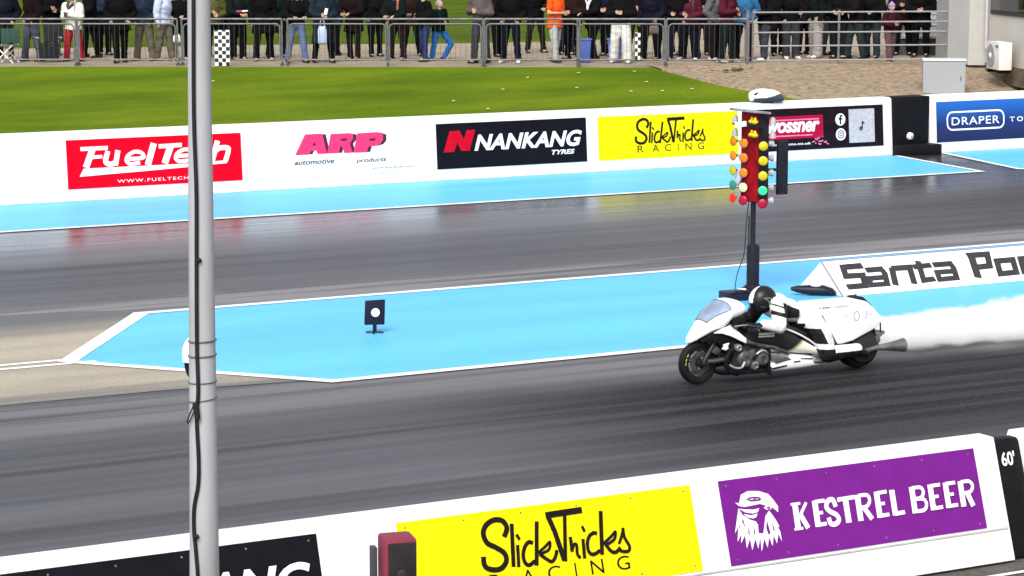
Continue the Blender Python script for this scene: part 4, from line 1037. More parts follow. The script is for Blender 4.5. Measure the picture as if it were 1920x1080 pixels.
for p in me.polygons:
    c = p.center / KB; x, y, z = c.x, c.y, c.z
    k = 0
    if y > .05 and x < 1.12 and z < .88: k = 1                               # far arm
    if y < 0 and x > 1.09 and x < 1.42:
        low = .735 + (x - 1.15) * .02; top = .945 - (x - 1.15) * .40
        if low < z < top and y < -.05 and not (x < 1.11 and z < .80): k = 1      # flank patch
        if low - .055 < z <= low and x > 1.13: k = 2                             # pale rib band
        if z <= low - .055 and x > 1.16: k = 1
    if x < .90 and y < 0: k = 0
    if z < .66 and x > 1.40:                                                    # legs
        fx = 1.60 + (.69 - z) * .46                                             # centre line of the thigh
        if x < fx + .02 and z < .60: k = 1
        if z < .405 and z > .335 and x < 1.86: k = 0
        if z <= .335: k = 1
        if x > 1.86 and z > .285: k = 0
        if z > .60 and x < 1.50: k = 1
    if y < -.19 and x < 1.13 and .80 < z + (x - 1.05) * .3 < .852: k = 1
    if .885 < z - (x - 1.13) * -.35 < .905 and x < 1.3: k = 1
    p.material_index = k
# helmet
g = MB(KB)
HC = Vector((.972, -.01, .975)); HR = Matrix.Rotation(R(-28), 3, 'Y')
u_, v_ = 72, 48
gg = bmesh.ops.create_uvsphere(g.bm, u_segments=u_, v_segments=v_, radius=1.0)
for v in gg['verts']:
    c = v.co.copy()
    c.x *= .185; c.y *= .150; c.z *= .175
    if c.z < -.02 and c.x < 0: c.x *= 1.0 + .10 * min(1, -c.z / .1); c.z *= 1.03     # chin bar
    if c.z < -.12: c.z = -.12 + (c.z + .12) * .5
    v.co = (HC + HR @ c) * KB
for f in g.bm.faces:
    c = HR.inverted() @ (f.calc_center_median() / KB - HC)
    f.material_index = 1 if (c.z > .050 and c.x < .05 and c.y > -.036 + (c.x + .1) * .25) else 0
hm = g.build('helmet', [mat('helmet_black', (.009, .0075, .008), .4, .4, 6, coat=.15), mat('helmet_white', (.82, .82, .82), .25, .03, coat=.5)], rider, angle=70)
bm = bmesh.new(); grid = []
for i in range(14):
    a = R(180 + (-68 + 136 * i / 13)); row = []
    for j in range(5):
        b_ = R(-14 + 36 * j / 4)
        c = Vector((.19 * math.cos(a) * math.cos(b_), .156 * math.sin(a) * math.cos(b_), .18 * math.sin(b_)))
        row.append(bm.verts.new((HC + HR @ c) * KB))
    grid.append(row)
for i in range(13):
    for j in range(4): bm.faces.new((grid[i][j], grid[i + 1][j], grid[i + 1][j + 1], grid[i][j + 1]))
me = bpy.data.meshes.new('visor'); bmesh.ops.recalc_face_normals(bm, faces=bm.faces); bm.to_mesh(me); bm.free()
link_mesh('visor', me, mat('dark_visor', (.01, .01, .014), .08, .2, coat=1.0), hm)
q = [(-.055, .07), (.03, .02), (-.03, -.07), (-.015, .0), (-.055, .07)]
g = MB(KB)
pts = []
for a_, b_ in q:
    c = Vector((.01 + a_, -.152 + .3 * (a_ * a_ + b_ * b_), .005 + b_)); pts.append(tuple(HC + HR @ c))
g.tube(pts, .005, 5); g.build('helmet_logo', mat('logo_grey', (.30, .28, .28), .5), hm)
for s in (-1, 1):
    mb = MB(KB); palm_shape(mb, Vector(wr[s]), (-1, 0, -.08), (0, 0, -1), 1.25)
    chain(mb, [(wr[s][0] + .05, wr[s][1], wr[s][2] - .005, .050), (wr[s][0] - .02, wr[s][1], wr[s][2], .042)])
    me = fuse(mb, .009, 2); bmx = bmesh.new(); add_fingers(bmx, Vector(wr[s]) * KB, (-1, 0, -.08), (0, 0, -1), 1.15, .62, s)
    b2 = join_bm(me, bmx); me2 = bpy.data.meshes.new('glove'); b2.to_mesh(me2); b2.free()
    link_mesh('glove', me2, mat('glove_navy', (.008, .008, .014), .5, .3), rider)
    mb = MB(KB); chain(mb, [(an[s][0] - .12, an[s][1], an[s][2] - .004, .068), (*an[s], .062), (2.30, s * .255, .25, .058), (2.40, s * .255, .205, .045)])
    link_mesh('boot', fuse(mb, .01, 3), sbk, rider)


# ------------------------------------------------------------------ crowd barriers
FACE = R(-28.3)
ax = Vector((math.cos(FACE), math.sin(FACE), 0)); back = Vector((-math.sin(FACE), math.cos(FACE), 0))
BXS = [(15.44, 54.89), (17.49, 53.74), (19.59, 52.55), (21.72, 51.35), (23.73, 50.21), (25.67, 49.11), (27.53, 48.06), (29.31, 47.05), (30.95, 46.13)]
def make_barrier(w):
    e = empty('crowd_barrier', (0, 0, 0))
    g = MB(); g.tube([(.02, .03, 1.06), (w - .02, .03, 1.06)], .024, 8); g.build('hand_rail', galv, e)
    r = .10; x0, x1, z0, z1 = .06, w - .06, .13, .95
    pts = []
    for cx, cz, a0 in ((x1 - r, z1 - r, 0), (x0 + r, z1 - r, 90), (x0 + r, z0 + .03, 180), (x1 - r, z0 + .03, 270)):
        rr = r if a0 in (0, 90) else .03
        for k in range(5): pts.append((cx + (rr if a0 in (0, 90) else r) * math.cos(R(a0 + 22.5 * k)), 0, cz + rr * math.sin(R(a0 + 22.5 * k))))
    pts.append(pts[0])
    g = MB(); g.tube(pts, .019, 8, cap=False); g.build('frame', galv, e)
    g = MB()
    nb = int((w - .12) / .115)
    for k in range(1, nb): g.tube([(x0 + (x1 - x0) * k / nb, 0, z0), (x0 + (x1 - x0) * k / nb, 0, z1)], .004, 5)
    g.build('bars', galv_dark, e)
    for x in (.02, w - .02):
        g = MB(); g.tube([(x, .03, .0), (x, .03, 1.06)], .022, 8); g.build('post', galv, e)
        g = MB(); g.tube([(x, -.20, .012), (x, 0, .06), (x, .26, .012)], .018, 6); g.build('foot', galv_dark, e)
    return e
ords = ['first', 'second', 'third', 'fourth', 'fifth', 'sixth', 'seventh', 'eighth', 'last']
where = ['at the far left in front of the navy jacket', 'in front of the white coated spectator', 'in front of the pale blue shirt', 'behind the lamp pole, with the chequered board', 'in front of the long navy green coat', 'in front of the bright blue trousers', 'in front of the midnight blue trousers', 'by the blue storage boxes', 'nearest the gravel, in front of the wide skirt trousers']
def copy_tree(o, parent=None):
    c = o.copy(); COL.objects.link(c)
    if parent: c.parent = parent
    for ch in list(o.children): copy_tree(ch, c)
    return c
proto = None
for i in range(len(BXS) - 1):
    A, B = Vector(BXS[i]), Vector(BXS[i + 1]); w = (B - A).length
    if proto is None or abs(w - pw) > .12:
        o = make_barrier(w); proto = o; pw = w
    else: o = copy_tree(proto)
    o.location = (A.x, A.y, terr(A.x, A.y + .2)); o.rotation_euler = (0, 0, math.atan2(B.y - A.y, B.x - A.x))
    tag(o, 'grey steel crowd barrier ' + where[i], 'barrier', 'crowd barriers along the lawn')

# five bar metal fence on the right
A, B = Vector((31.09, 46.13)), Vector((36.0, 44.35))
w = (B - A).length
fz = 1.52
e = empty('metal_fence', (A.x, A.y, fz), math.atan2(B.y - A.y, B.x - A.x)); tag(e, 'grey metal fence with five horizontal rails above the gravel', 'fence')
fg = mat('fence_metal', (.27, .27, .28), .5, .15, 8)
for z in (.12, .45, .76, .99, 1.22):
    g = MB(); g.tube([(0, 0, z), (w, 0, z)], .019, 8); g.build('rail', fg, e)
for x, r in ((-.12, .048), (0, .024), (w * .39, .03), (w - .02, .03)):
    g = MB(); g.tube([(x, .02, -.06), (x, .02, 1.27)], r, 10); g.build('post', galv, e)

# ------------------------------------------------------------------ the crowd
CC = dict(navy=(.016, .017, .034), darkbrown=(.03, .022, .02), maroonblack=(.022, .012, .014), greyjeans=(.075, .085, .12), white=(.70, .70, .66), red=(.33, .015, .03), black=(.011, .011, .013), inkblue=(.02, .03, .055),
          khaki=(.16, .14, .105), paleblue=(.50, .58, .78), olive=(.10, .095, .03), darkgreen=(.012, .024, .022), jeans=(.13, .18, .34), navygreen=(.018, .028, .045), blackgreen=(.012, .02, .02), deepblue=(.03, .045, .15),
          bottlegreen=(.008, .028, .026), brightblue=(.025, .16, .52), greycamo=(.12, .105, .10), slate=(.055, .058, .075), midnight=(.014, .016, .034), orange=(.90, .10, .012), palegrey=(.38, .40, .38), umber=(.035, .018, .016),
          blackwhite=(.012, .012, .014), offwhite=(.66, .66, .62), wine=(.09, .014, .03), ink=(.012, .012, .022), grey=(.15, .145, .15), plumblack=(.022, .014, .02), forest=(.018, .03, .026), blue=(.03, .13, .28), greyjeans2=(.05, .052, .06),
          stone=(.33, .30, .28), forestdark=(.02, .028, .026), slategreen=(.03, .042, .045), maroon=(.05, .010, .02), dustypink=(.17, .09, .11), brown=(.05, .03, .02), pink=(.55, .25, .4))
def cloth(c):
    v = CC[c]; k = .42 if max(v) < .04 else (.65 if max(v) < .2 else .85)
    return mat('cloth_' + c, tuple(x * k for x in v), .9, .28 if max(v) < .2 else .10, 5, .5, 14, spec=.05)
skin = [mat('skin_a', (.52, .32, .24), .55, .1, 8), mat('skin_b', (.46, .27, .19), .55, .1, 8)]
hairs = [mat('hair_brown', (.05, .028, .016), .6, .3, 20), mat('hair_dark', (.015, .012, .011), .6, .3, 20), mat('hair_grey', (.25, .24, .23), .6, .3, 20)]
ginger = mat('hair_orange_brown', (.30, .11, .04), .6, .3, 20)
eye_m = mat('eye_dark', (.02, .015, .012), .2); lip_m = mat('lip', (.36, .13, .12), .5)

def make_person(x, y, z, h, top, bot, hem, lw, arms, shoes, extra, label, idx):
    rnd = random.Random(idx * 17 + 3)
    e = empty('person', (x, y, z), FACE + R(rnd.uniform(-34, 34) if rnd.random() < .72 else rnd.choice((-1, 1)) * rnd.uniform(45, 75))); e.scale = (h / 1.75 * 1.10, h / 1.75 * 1.10, h / 1.75)
    tag(e, label, 'person', 'spectators along the crowd barrier')
    sp = rnd.uniform(.07, .19) * (1.15 if lw > 1.4 else 1); st = rnd.uniform(-.14, .14); hw = rnd.uniform(.95, 1.12)
    knee_fwd = .06
    ft = {}; kn = {}
    for s in (-1, 1):
        ft[s] = (s * sp, st * s, .085); kn[s] = (s * (sp * .5 + .05), st * s * .5 - knee_fwd * .4, .50)
    if 'knee bent' in label: ft[1] = (.26, .03, .085); kn[1] = (.33, -.16, .47)
    hp = {s: (s * .092, 0, .92) for s in (-1, 1)}
    lean = -.10 if arms == 'rail' else -.02
    sh_ = {s: (s * .185 * hw, lean, 1.42) for s in (-1, 1)}
    def arm(kind, s):
        j = lambda a: rnd.uniform(-a, a)
        if kind == 'rail': return (s * (.27 + j(.03)), lean - .10, 1.16 + j(.02)), (s * (.10 + j(.04)), -.34 + j(.02), 1.10), (-s * .4, -.9, -.05), (0, 0, -1)
        if kind == 'hold': return (s * (.27 + j(.03)), -.02 + j(.03), 1.14 + j(.02)), (s * (.085 + j(.015)), -.25 + j(.02), 1.12 + j(.07)), (-s * .85, -.35, .12 + j(.25)), (0, .9, -.2)
        if kind == 'pocket': return (s * (.29 + j(.03)), .06 + j(.03), 1.14), (s * (.20 + j(.015)), -.10 + j(.02), .97 + j(.03)), (-s * .3, -.2, -.9), (0, 1, 0)
        return (s * (.24 + j(.02)), .02, 1.14), (s * (.25 + j(.03)), -.06 + j(.04), .90), (0, -.15, -1), (0, 1, 0)
    kinds = {-1: arms, 1: arms}
    if arms in ('pocket', 'down'):
        kinds = {-1: rnd.choice(['pocket', 'pocket', 'down', 'hold']), 1: rnd.choice(['pocket', 'down', 'pocket', 'rail'])}
    el, wr, hd_, pms = {}, {}, {}, {}
    for s in (-1, 1): el[s], wr[s], hd_[s], pms[s] = arm(kinds[s], s)
    # body: one skin
    mb = MB()
    mb.ell((0, lean, 1.28), (.155, .10, .20)); mb.ell((0, 0, .98), (.145, .10, .14)); chain(mb, [(0, 0, 1.0, .10), (0, lean, 1.3, .11)])
    chain(mb, [(0, lean, 1.42, .062), (0, lean - .02, 1.56, .05)])
    mb.ell((0, lean - .03, 1.64), (.075, .095, .112)); mb.ell((0, lean - .075, 1.585), (.045, .05, .045))
    mb.ell((0, lean - .130, 1.625), (.014, .02, .024)); mb.ell((0, lean - .115, 1.665), (.05, .015, .012))
    for s in (-1, 1):
        mb.ell((s * .078, lean - .02, 1.635), (.010, .020, .030))
        chain(mb, [(*sh_[s], .052), (*el[s], .042), (*wr[s], .028)], 8)
        chain(mb, [(*hp[s], .085), (*kn[s], .055), (*ft[s], .040)], 8); mb.ell((ft[s][0], ft[s][1] - .06, .045), (.04, .11, .03))
        palm_shape(mb, wr[s], hd_[s], pms[s], .9)
    me = fuse(mb, .020, 2)
    bx = bmesh.new()
    for s in (-1, 1): add_fingers(bx, wr[s], hd_[s], pms[s], .88, .45 if arms != 'rail' else .5, -s)
    b2 = join_bm(me, bx)
    nf = len(b2.faces)
    m3 = MB(); m3.bm.free(); m3.bm = b2
    for s in (-1, 1): m3.ell((s * .030, lean - .113, 1.650), (.011, .008, .008), 1, None, 8, 6)
    m3.ell((0, lean - .118, 1.583), (.022, .008, .007), 2, None, 8, 6)
    me2 = bpy.data.meshes.new('body'); b2.to_mesh(me2); b2.free()
    link_mesh('body', me2, [skin[idx % 2], eye_m, lip_m], e)
    # jacket or coat
    mb = MB(); H = hem * 1.75 if hem > .3 else hem * 1.75
    mb.ell((0, lean, 1.26), (.20 * hw, .15, .22)); chain(mb, [(0, lean * .6, 1.16, .135), (0, lean, 1.34, .135)])
    mb.ell((0, lean, 1.435), (.11, .085, .06)); mb.ell((0, lean + .02, 1.475), (.075, .07, .045))
    fl = .165 + .06 * max(0, (.55 - hem)) / .25
    n = 24; rings = []
    zs = [1.22, 1.05, .92] + [t for t in (.80, .68, .55, .45) if t > H] + [H]
    for i, zz in enumerate(zs):
        wv = .165 + (fl - .15) * i / len(zs); ring = []
        for j in range(n):
            t = 2 * math.pi * j / n; ww = 1 + .05 * math.sin(5 * t + idx + i * .6)
            ring.append(mb.bm.verts.new((math.cos(t) * wv * ww * hw * 1.08, math.sin(t) * wv * .72 * ww, zz + .012 * math.sin(3 * t + idx))))
        rings.append(ring)
    for i in range(len(rings) - 1):
        for j in range(n): mb.bm.faces.new((rings[i][j], rings[i][(j + 1) % n], rings[i + 1][(j + 1) % n], rings[i + 1][j]))
    mb.bm.faces.new(rings[0]); mb.bm.faces.new(rings[-1][::-1])
    for s in (-1, 1):
        if top == 'orange': chain(mb, [(*sh_[s], .075), (*(Vector(sh_[s]).lerp(Vector(el[s]), .62)), .062)], 10)
        else:
            w_ = Vector(el[s]).lerp(Vector(wr[s]), .96)
            m_ = Vector(el[s]).lerp(Vector(wr[s]), .5) + Vector((0, 0, -.008))
            chain(mb, [(*sh_[s], .088), (*Vector(sh_[s]).lerp(Vector(el[s]), .5), .084), (*el[s], .078), (*m_, .070), (*w_, .054)], 10)
    link_mesh('jacket', wrinkle(fuse(mb, .018, 2), .013, 7, 17, idx * 1.7), cloth(top), e)
    # trousers
    mb = MB()
    mb.ell((0, 0, .95), (.165 * hw, .115, .11)); mb.ell((0, 0, .88), (.15 * hw, .11, .09))
    for s in (-1, 1):
        k = lw
        chain(mb, [(*hp[s], .098 + .02 * (k - 1)), (*Vector(hp[s]).lerp(Vector(kn[s]), .5), .090 * (1 + .5 * (k - 1))), (*kn[s], .070 * (1 + .9 * (k - 1))), (*Vector(kn[s]).lerp(Vector(ft[s]), .55), .062 * (1 + 1.2 * (k - 1))), (ft[s][0], ft[s][1] - .005, .09, .062 * (1 + 1.3 * (k - 1)))], 10)
    link_mesh('trousers', wrinkle(fuse(mb, .018, 2), .010, 8, 19, idx * 2.3), cloth(bot), e)
    sc = {'black': 'black', 'brown': 'brown', 'white': 'offwhite', 'grey': 'grey', 'pink': 'pink'}[shoes]
    for s in (-1, 1):
        fx, fy = ft[s][0], ft[s][1]
        g = MB(); g.loft([(-.10, .075, 0, .032), (-.06, .10, 0, .042), (.0, .10, 0, .043), (.07, .07, 0, .048), (.14, .055, 0, .046), (.175, .035, 0, .028)], 14, 2.8)
        bmesh.ops.transform(g.bm, matrix=Matrix.Translation((fx, fy, 0)) @ Matrix.Rotation(R(-90 + s * 12), 4, 'Z'), verts=g.bm.verts)
        g.build('shoe', mat('shoe_' + sc, CC[sc], .6, .2), e)
    # hair or hat
    hc = (0, lean - .022, 1.665)
    hm_ = ginger if 'orange brown hair' in label else hairs[idx % 3]
    mb = MB()
    if extra in ('hair', 'hairlong'):
        mb.ell((0, lean - .005, 1.675), (.086, .098, .098)); mb.ell((0, lean + .03, 1.63), (.080, .075, .09))
        if extra == 'hairlong': chain(mb, [(0, lean + .05, 1.60, .075), (0, lean + .07, 1.45, .075), (.03, lean + .06, 1.30, .055)]); chain(mb, [(.08, lean + .0, 1.62, .035), (.12, lean - .05, 1.42, .045), (.13, lean - .10, 1.25, .03)])
        link_mesh('hair', fuse(mb, .014, 2), hm_, e)
    else:
        mb.ell((0, lean - .02, 1.70), (.090, .108, .085)); mb.ell((0, lean - .02, 1.668), (.092, .11, .03))
        if extra == 'cap': mb.ell((0, lean - .13, 1.675), (.07, .07, .012))
        else: mb.ell((0, lean - .02, 1.79), (.035, .035, .035))
        link_mesh('hat', fuse(mb, .012, 2), mat('purple_wool', (.26, .20, .42), .9, .2, 20) if extra == 'hatpurple' else mat('cap_cloth_%d' % (idx % 3), [(.015, .015, .018), (.03, .035, .06), (.06, .05, .045)][idx % 3], .8), e)
        mb = MB(); mb.ell((0, lean + .012, 1.635), (.084, .085, .07)); link_mesh('hair', fuse(mb, .014, 2), hairs[(idx + 1) % 3], e)
    if top == 'blackwhite':
        g = MB(); g.tube([(-.09, lean - .10, 1.44), (-.05, lean - .145, 1.32), (.0, lean - .165, 1.12)], [.03, .04, .02], 8); g.tube([(.09, lean - .10, 1.44), (.05, lean - .145, 1.32), (.01, lean - .165, 1.10)], [.03, .04, .02], 8); g.build('scarf', white_ink, e)
    if top == 'white':
        g = MB(); g.tube([(-.10, lean + .02, 1.47), (-.06, lean - .10, 1.44), (0, lean - .15, 1.36), (.06, lean - .10, 1.44), (.10, lean + .02, 1.47)], [.05, .04, .03, .04, .05], 10, smooth_pts=True); g.build('hood_collar', mat('cloth_charcoal', (.05, .05, .05), .8), e)
    e['_wr'] = 0
    del e['_wr']
    return e, wr

PEOPLE = [
    (16.68, 56.67, 1.52, 1.74, 'navy', 'darkbrown', 0.5, 1.0, 'pocket', 'black', 'cap', 'spectator in dark navy jacket at the far left end of the crowd barrier'),
    (17.05, 55.71, 1.521, 1.78, 'maroonblack', 'greyjeans', 0.5, 1.15, 'pocket', 'brown', 'hair', 'spectator in blackish maroon jacket and faded grey blue jeans beside the black folding chair'),
    (17.91, 55.23, 1.521, 1.62, 'white', 'red', 0.46, 1.15, 'hold', 'brown', 'hairlong', 'spectator in white hooded coat and red trousers holding a small object'),
    (18.77, 56.55, 1.522, 1.8, 'black', 'black', 0.4, 1.0, 'down', 'black', 'hair', 'spectator in long black coat standing just behind the white coated spectator'),
    (18.73, 54.29, 1.522, 1.8, 'black', 'black', 0.42, 1.05, 'pocket', 'black', 'cap', 'spectator in black knee length coat and black trousers beside the white carrier bag'),
    (19.46, 54.63, 1.522, 1.72, 'inkblue', 'khaki', 0.5, 1.2, 'down', 'black', 'hair', 'spectator in ink blue jacket and dark khaki trousers left of the pale blue shirt'),
    (19.86, 54.41, 1.523, 1.75, 'paleblue', 'khaki', 0.5, 1.2, 'pocket', 'grey', 'hair', 'spectator in pale blue shirt and khaki trousers leaning at the barrier'),
    (20.27, 54.44, 1.523, 1.7, 'black', 'black', 0.5, 1.1, 'down', 'pink', 'hair', 'spectator in black with pink shoes half hidden by the lamp pole'),
    (21.4, 55.1, 1.524, 1.66, 'olive', 'black', 0.5, 1.0, 'hold', 'black', 'cap', 'spectator in olive jacket standing behind the chequered board'),
    (21.56, 53.97, 1.524, 1.76, 'darkgreen', 'black', 0.5, 1.25, 'rail', 'black', 'hair', 'spectator in dark green jacket resting a rolled programme on the barrier'),
    (21.93, 53.26, 1.524, 1.82, 'black', 'black', 0.36, 1.1, 'pocket', 'grey', 'hair', 'spectator in calf length black coat next to the light blue bag'),
    (22.36, 52.28, 1.524, 1.72, 'black', 'jeans', 0.52, 1.1, 'rail', 'black', 'cap', 'spectator in black top and blue jeans with both hands on the rail'),
    (22.91, 51.98, 1.525, 1.76, 'navygreen', 'black', 0.26, 1.0, 'hold', 'black', 'hair', 'spectator in long navy green coat reaching the shins holding a white phone'),
    (23.91, 52.42, 1.526, 1.8, 'maroonblack', 'darkbrown', 0.38, 1.0, 'rail', 'brown', 'hair', 'spectator in blackish maroon coat with clasped hands over the rail and brown trousers'),
    (25.03, 53.62, 1.527, 1.7, 'black', 'black', 0.46, 1.0, 'pocket', 'black', 'cap', 'spectator in black standing back from the barrier next to the clasped hands coat'),
    (24.82, 51.92, 1.526, 1.7, 'blackgreen', 'darkbrown', 0.5, 1.05, 'rail', 'black', 'hairlong', 'spectator in green black top with long orange brown hair'),
    (25.2, 51.21, 1.526, 1.66, 'black', 'deepblue', 0.48, 1.0, 'hold', 'brown', 'cap', 'spectator in bulky black jacket and deep blue jeans holding a camera'),
    (25.67, 51.44, 1.527, 1.42, 'bottlegreen', 'brightblue', 0.48, 1.1, 'hold', 'black', 'hair', 'child in bottle green jacket and bright blue trousers with one knee bent'),
    (26.06, 49.99, 1.527, 1.8, 'greycamo', 'slate', 0.54, 1.1, 'hold', 'black', 'hair', 'spectator in grey camouflage jacket and slate trousers with hands together'),
    (26.77, 49.84, 1.528, 1.8, 'black', 'midnight', 0.5, 1.1, 'pocket', 'white', 'hair', 'spectator in black jacket, midnight blue trousers and white shoes beside the orange shirt'),
    (29.28, 53.2, 1.53, 1.8, 'black', 'darkbrown', 0.5, 1.0, 'pocket', 'brown', 'cap', 'spectator in black jacket standing far back on the path behind the orange shirt'),
    (27.78, 49.53, 1.529, 1.74, 'orange', 'palegrey', 0.46, 1.15, 'hold', 'brown', 'hair', 'spectator in bright orange T-shirt and pale grey trousers'),
    (28.59, 50.09, 1.529, 1.76, 'umber', 'black', 0.48, 1.0, 'hold', 'black', 'hair', 'spectator in umber brown jacket right beside the orange shirt'),
    (29.01, 49.85, 1.53, 1.78, 'blackwhite', 'black', 0.42, 1.0, 'pocket', 'black', 'hair', 'spectator in black coat with white scarf between two blue storage boxes'),
    (29.03, 48.59, 1.53, 1.74, 'black', 'offwhite', 0.53, 1.55, 'hold', 'white', 'hair', 'spectator in black jacket and very baggy off white trousers'),
    (30.03, 48.88, 1.538, 1.78, 'navy', 'black', 0.5, 1.15, 'pocket', 'black', 'hair', 'spectator in navy jacket and black trousers right of the baggy white trousers'),
    (30.62, 48.67, 1.546, 1.72, 'black', 'midnight', 0.5, 1.1, 'pocket', 'black', 'cap', 'spectator in black jacket half hidden behind the wide skirt trousers'),
    (30.86, 48.48, 1.549, 1.66, 'wine', 'ink', 0.5, 1.6, 'hold', 'white', 'hairlong', 'spectator in wine red top with clasped hands and wide ink black trousers'),
    (31.24, 48.0, 1.55, 1.76, 'grey', 'plumblack', 0.5, 1.1, 'pocket', 'white', 'cap', 'spectator in grey jacket and plum black trousers with white shoes'),
    (31.15, 47.31, 1.549, 1.78, 'wine', 'forest', 0.5, 1.3, 'hold', 'white', 'hair', 'spectator in wine red jacket and forest green trousers with white shoes'),
    (31.86, 47.66, 1.55, 1.78, 'blue', 'black', 0.5, 1.0, 'pocket', 'black', 'hair', 'spectator in blue jacket beside the last crowd barrier post'),
    (32.3, 47.43, 1.55, 1.76, 'black', 'slate', 0.48, 1.2, 'hold', 'white', 'hair', 'spectator in black coat and slate trousers behind the left end of the metal field fence'),
    (33.23, 47.69, 1.55, 1.8, 'black', 'greyjeans2', 0.5, 1.3, 'pocket', 'white', 'cap', 'spectator in black jacket and dark grey jeans with chunky white trainers'),
    (34.04, 47.78, 1.55, 1.74, 'blackgreen', 'stone', 0.52, 1.7, 'pocket', 'white', 'hair', 'spectator in green black jacket and very wide pale stone trousers'),
    (34.38, 47.33, 1.55, 1.8, 'black', 'forestdark', 0.46, 1.1, 'hold', 'black', 'cap', 'spectator in black jacket and dark green trousers left of the clasped hands'),
    (34.6, 46.95, 1.55, 1.78, 'maroonblack', 'slategreen', 0.48, 1.2, 'rail', 'black', 'hair', 'spectator in maroon jacket with clasped hands resting on the metal fence'),
    (35.08, 46.95, 1.55, 1.8, 'black', 'slategreen', 0.48, 1.15, 'pocket', 'black', 'hair', 'spectator in black coat and slate green trousers left of the child in purple hat'),
    (34.51, 45.49, 1.55, 1.36, 'maroon', 'dustypink', 0.5, 1.35, 'hold', 'black', 'hatpurple', 'child in purple hat, maroon jacket and dusty pink trousers by the fence'),
    (36.55, 46.95, 1.55, 1.8, 'black', 'black', 0.4, 1.1, 'hold', 'black', 'cap', 'spectator in long black coat in front of the white cabin boards'),
    (18.22, 57.93, 1.521, 1.76, 'black', 'darkbrown', 0.44, 1.1, 'hold', 'black', 'cap', 'spectator in black coat standing behind the black folding chair'),
    (19.43, 57.53, 1.523, 1.7, 'inkblue', 'black', 0.48, 1.1, 'hold', 'black', 'hair', 'spectator in ink blue jacket on the path between two black coats'),
    (21.22, 55.73, 1.523, 1.74, 'darkbrown', 'black', 0.46, 1.1, 'pocket', 'black', 'hair', 'spectator in dark brown jacket hidden behind the lamp pole'),
    (21.84, 55.39, 1.524, 1.8, 'black', 'slate', 0.46, 1.1, 'hold', 'black', 'cap', 'spectator in black jacket behind the chequered board and the rolled programme'),
    (22.72, 54.37, 1.525, 1.78, 'darkgreen', 'darkbrown', 0.34, 1.1, 'pocket', 'brown', 'hair', 'spectator in long dark green coat behind the calf length black coat'),
    (24.4, 54.51, 1.526, 1.74, 'inkblue', 'black', 0.46, 1.1, 'hold', 'black', 'cap', 'spectator in ink blue jacket behind the long navy green coat'),
    (25.81, 53.19, 1.527, 1.72, 'umber', 'black', 0.44, 1.1, 'pocket', 'black', 'hair', 'spectator in umber brown coat behind the long orange brown hair'),
    (27.67, 52.17, 1.528, 1.76, 'maroonblack', 'black', 0.46, 1.1, 'hold', 'black', 'hair', 'spectator in blackish maroon jacket behind the grey camouflage jacket'),
    (29.47, 51.95, 1.531, 1.8, 'black', 'midnight', 0.46, 1.1, 'down', 'black', 'cap', 'spectator in black jacket between the orange shirt and the umber jacket'),
    (30.05, 50.95, 1.538, 1.78, 'navy', 'black', 0.46, 1.1, 'hold', 'black', 'hair', 'spectator in navy jacket behind the second blue storage box'),
    (30.71, 50.68, 1.547, 1.74, 'maroonblack', 'darkbrown', 0.46, 1.1, 'hold', 'brown', 'hairlong', 'spectator in blackish maroon jacket behind the baggy white trousers'),
    (31.31, 50.31, 1.55, 1.8, 'black', 'black', 0.42, 1.1, 'pocket', 'black', 'hair', 'spectator in black coat behind the joint of the last two barriers'),
    (32.11, 49.87, 1.55, 1.78, 'black', 'darkbrown', 0.46, 1.1, 'hold', 'black', 'hair', 'spectator in black jacket behind the wide ink black trousers'),
    (33.75, 48.99, 1.55, 1.8, 'maroonblack', 'black', 0.46, 1.1, 'hold', 'black', 'hair', 'spectator in blackish maroon jacket behind the chunky white trainers'),
    (34.58, 49.09, 1.55, 1.8, 'navy', 'black', 0.44, 1.1, 'pocket', 'black', 'cap', 'spectator in navy coat behind the pale stone trousers'),
    (34.97, 48.6, 1.55, 1.76, 'black', 'slate', 0.46, 1.1, 'hold', 'black', 'hair', 'spectator in black jacket and slate trousers right behind the pale stone trousers'),
    (36.6, 47.73, 1.55, 1.78, 'umber', 'black', 0.44, 1.1, 'hold', 'black', 'hair', 'spectator in umber brown coat behind the child in purple hat')]

held = {}
line_n = -back
for i, p in enumerate(PEOPLE):
    x, y, z, h, top, bot, hem, lw, arms, shoes, extra, label = p
    # keep everyone behind the barrier line
    for k in range(len(BXS) - 1):
        A, B = Vector(BXS[k]), Vector(BXS[k + 1])
        if A.x <= x <= B.x:
            yb = A.y + (B.y - A.y) * (x - A.x) / (B.x - A.x)
            gap = .42 if arms == 'rail' else .38
            if y < yb + gap:
                d = yb + gap - y; x += .30 * d; y += d * .95
    if x > 31.1:
        yb = 46.13 + (44.35 - 46.13) * (x - 31.09) / 4.91
        if y < yb + .45: d = yb + .45 - y; x += .4 * d; y += d
    held[label] = (make_person(x, y, max(1.52, terr(x, y)) , h, top, bot, hem, lw, arms, shoes, extra, label, i), h / 1.75)

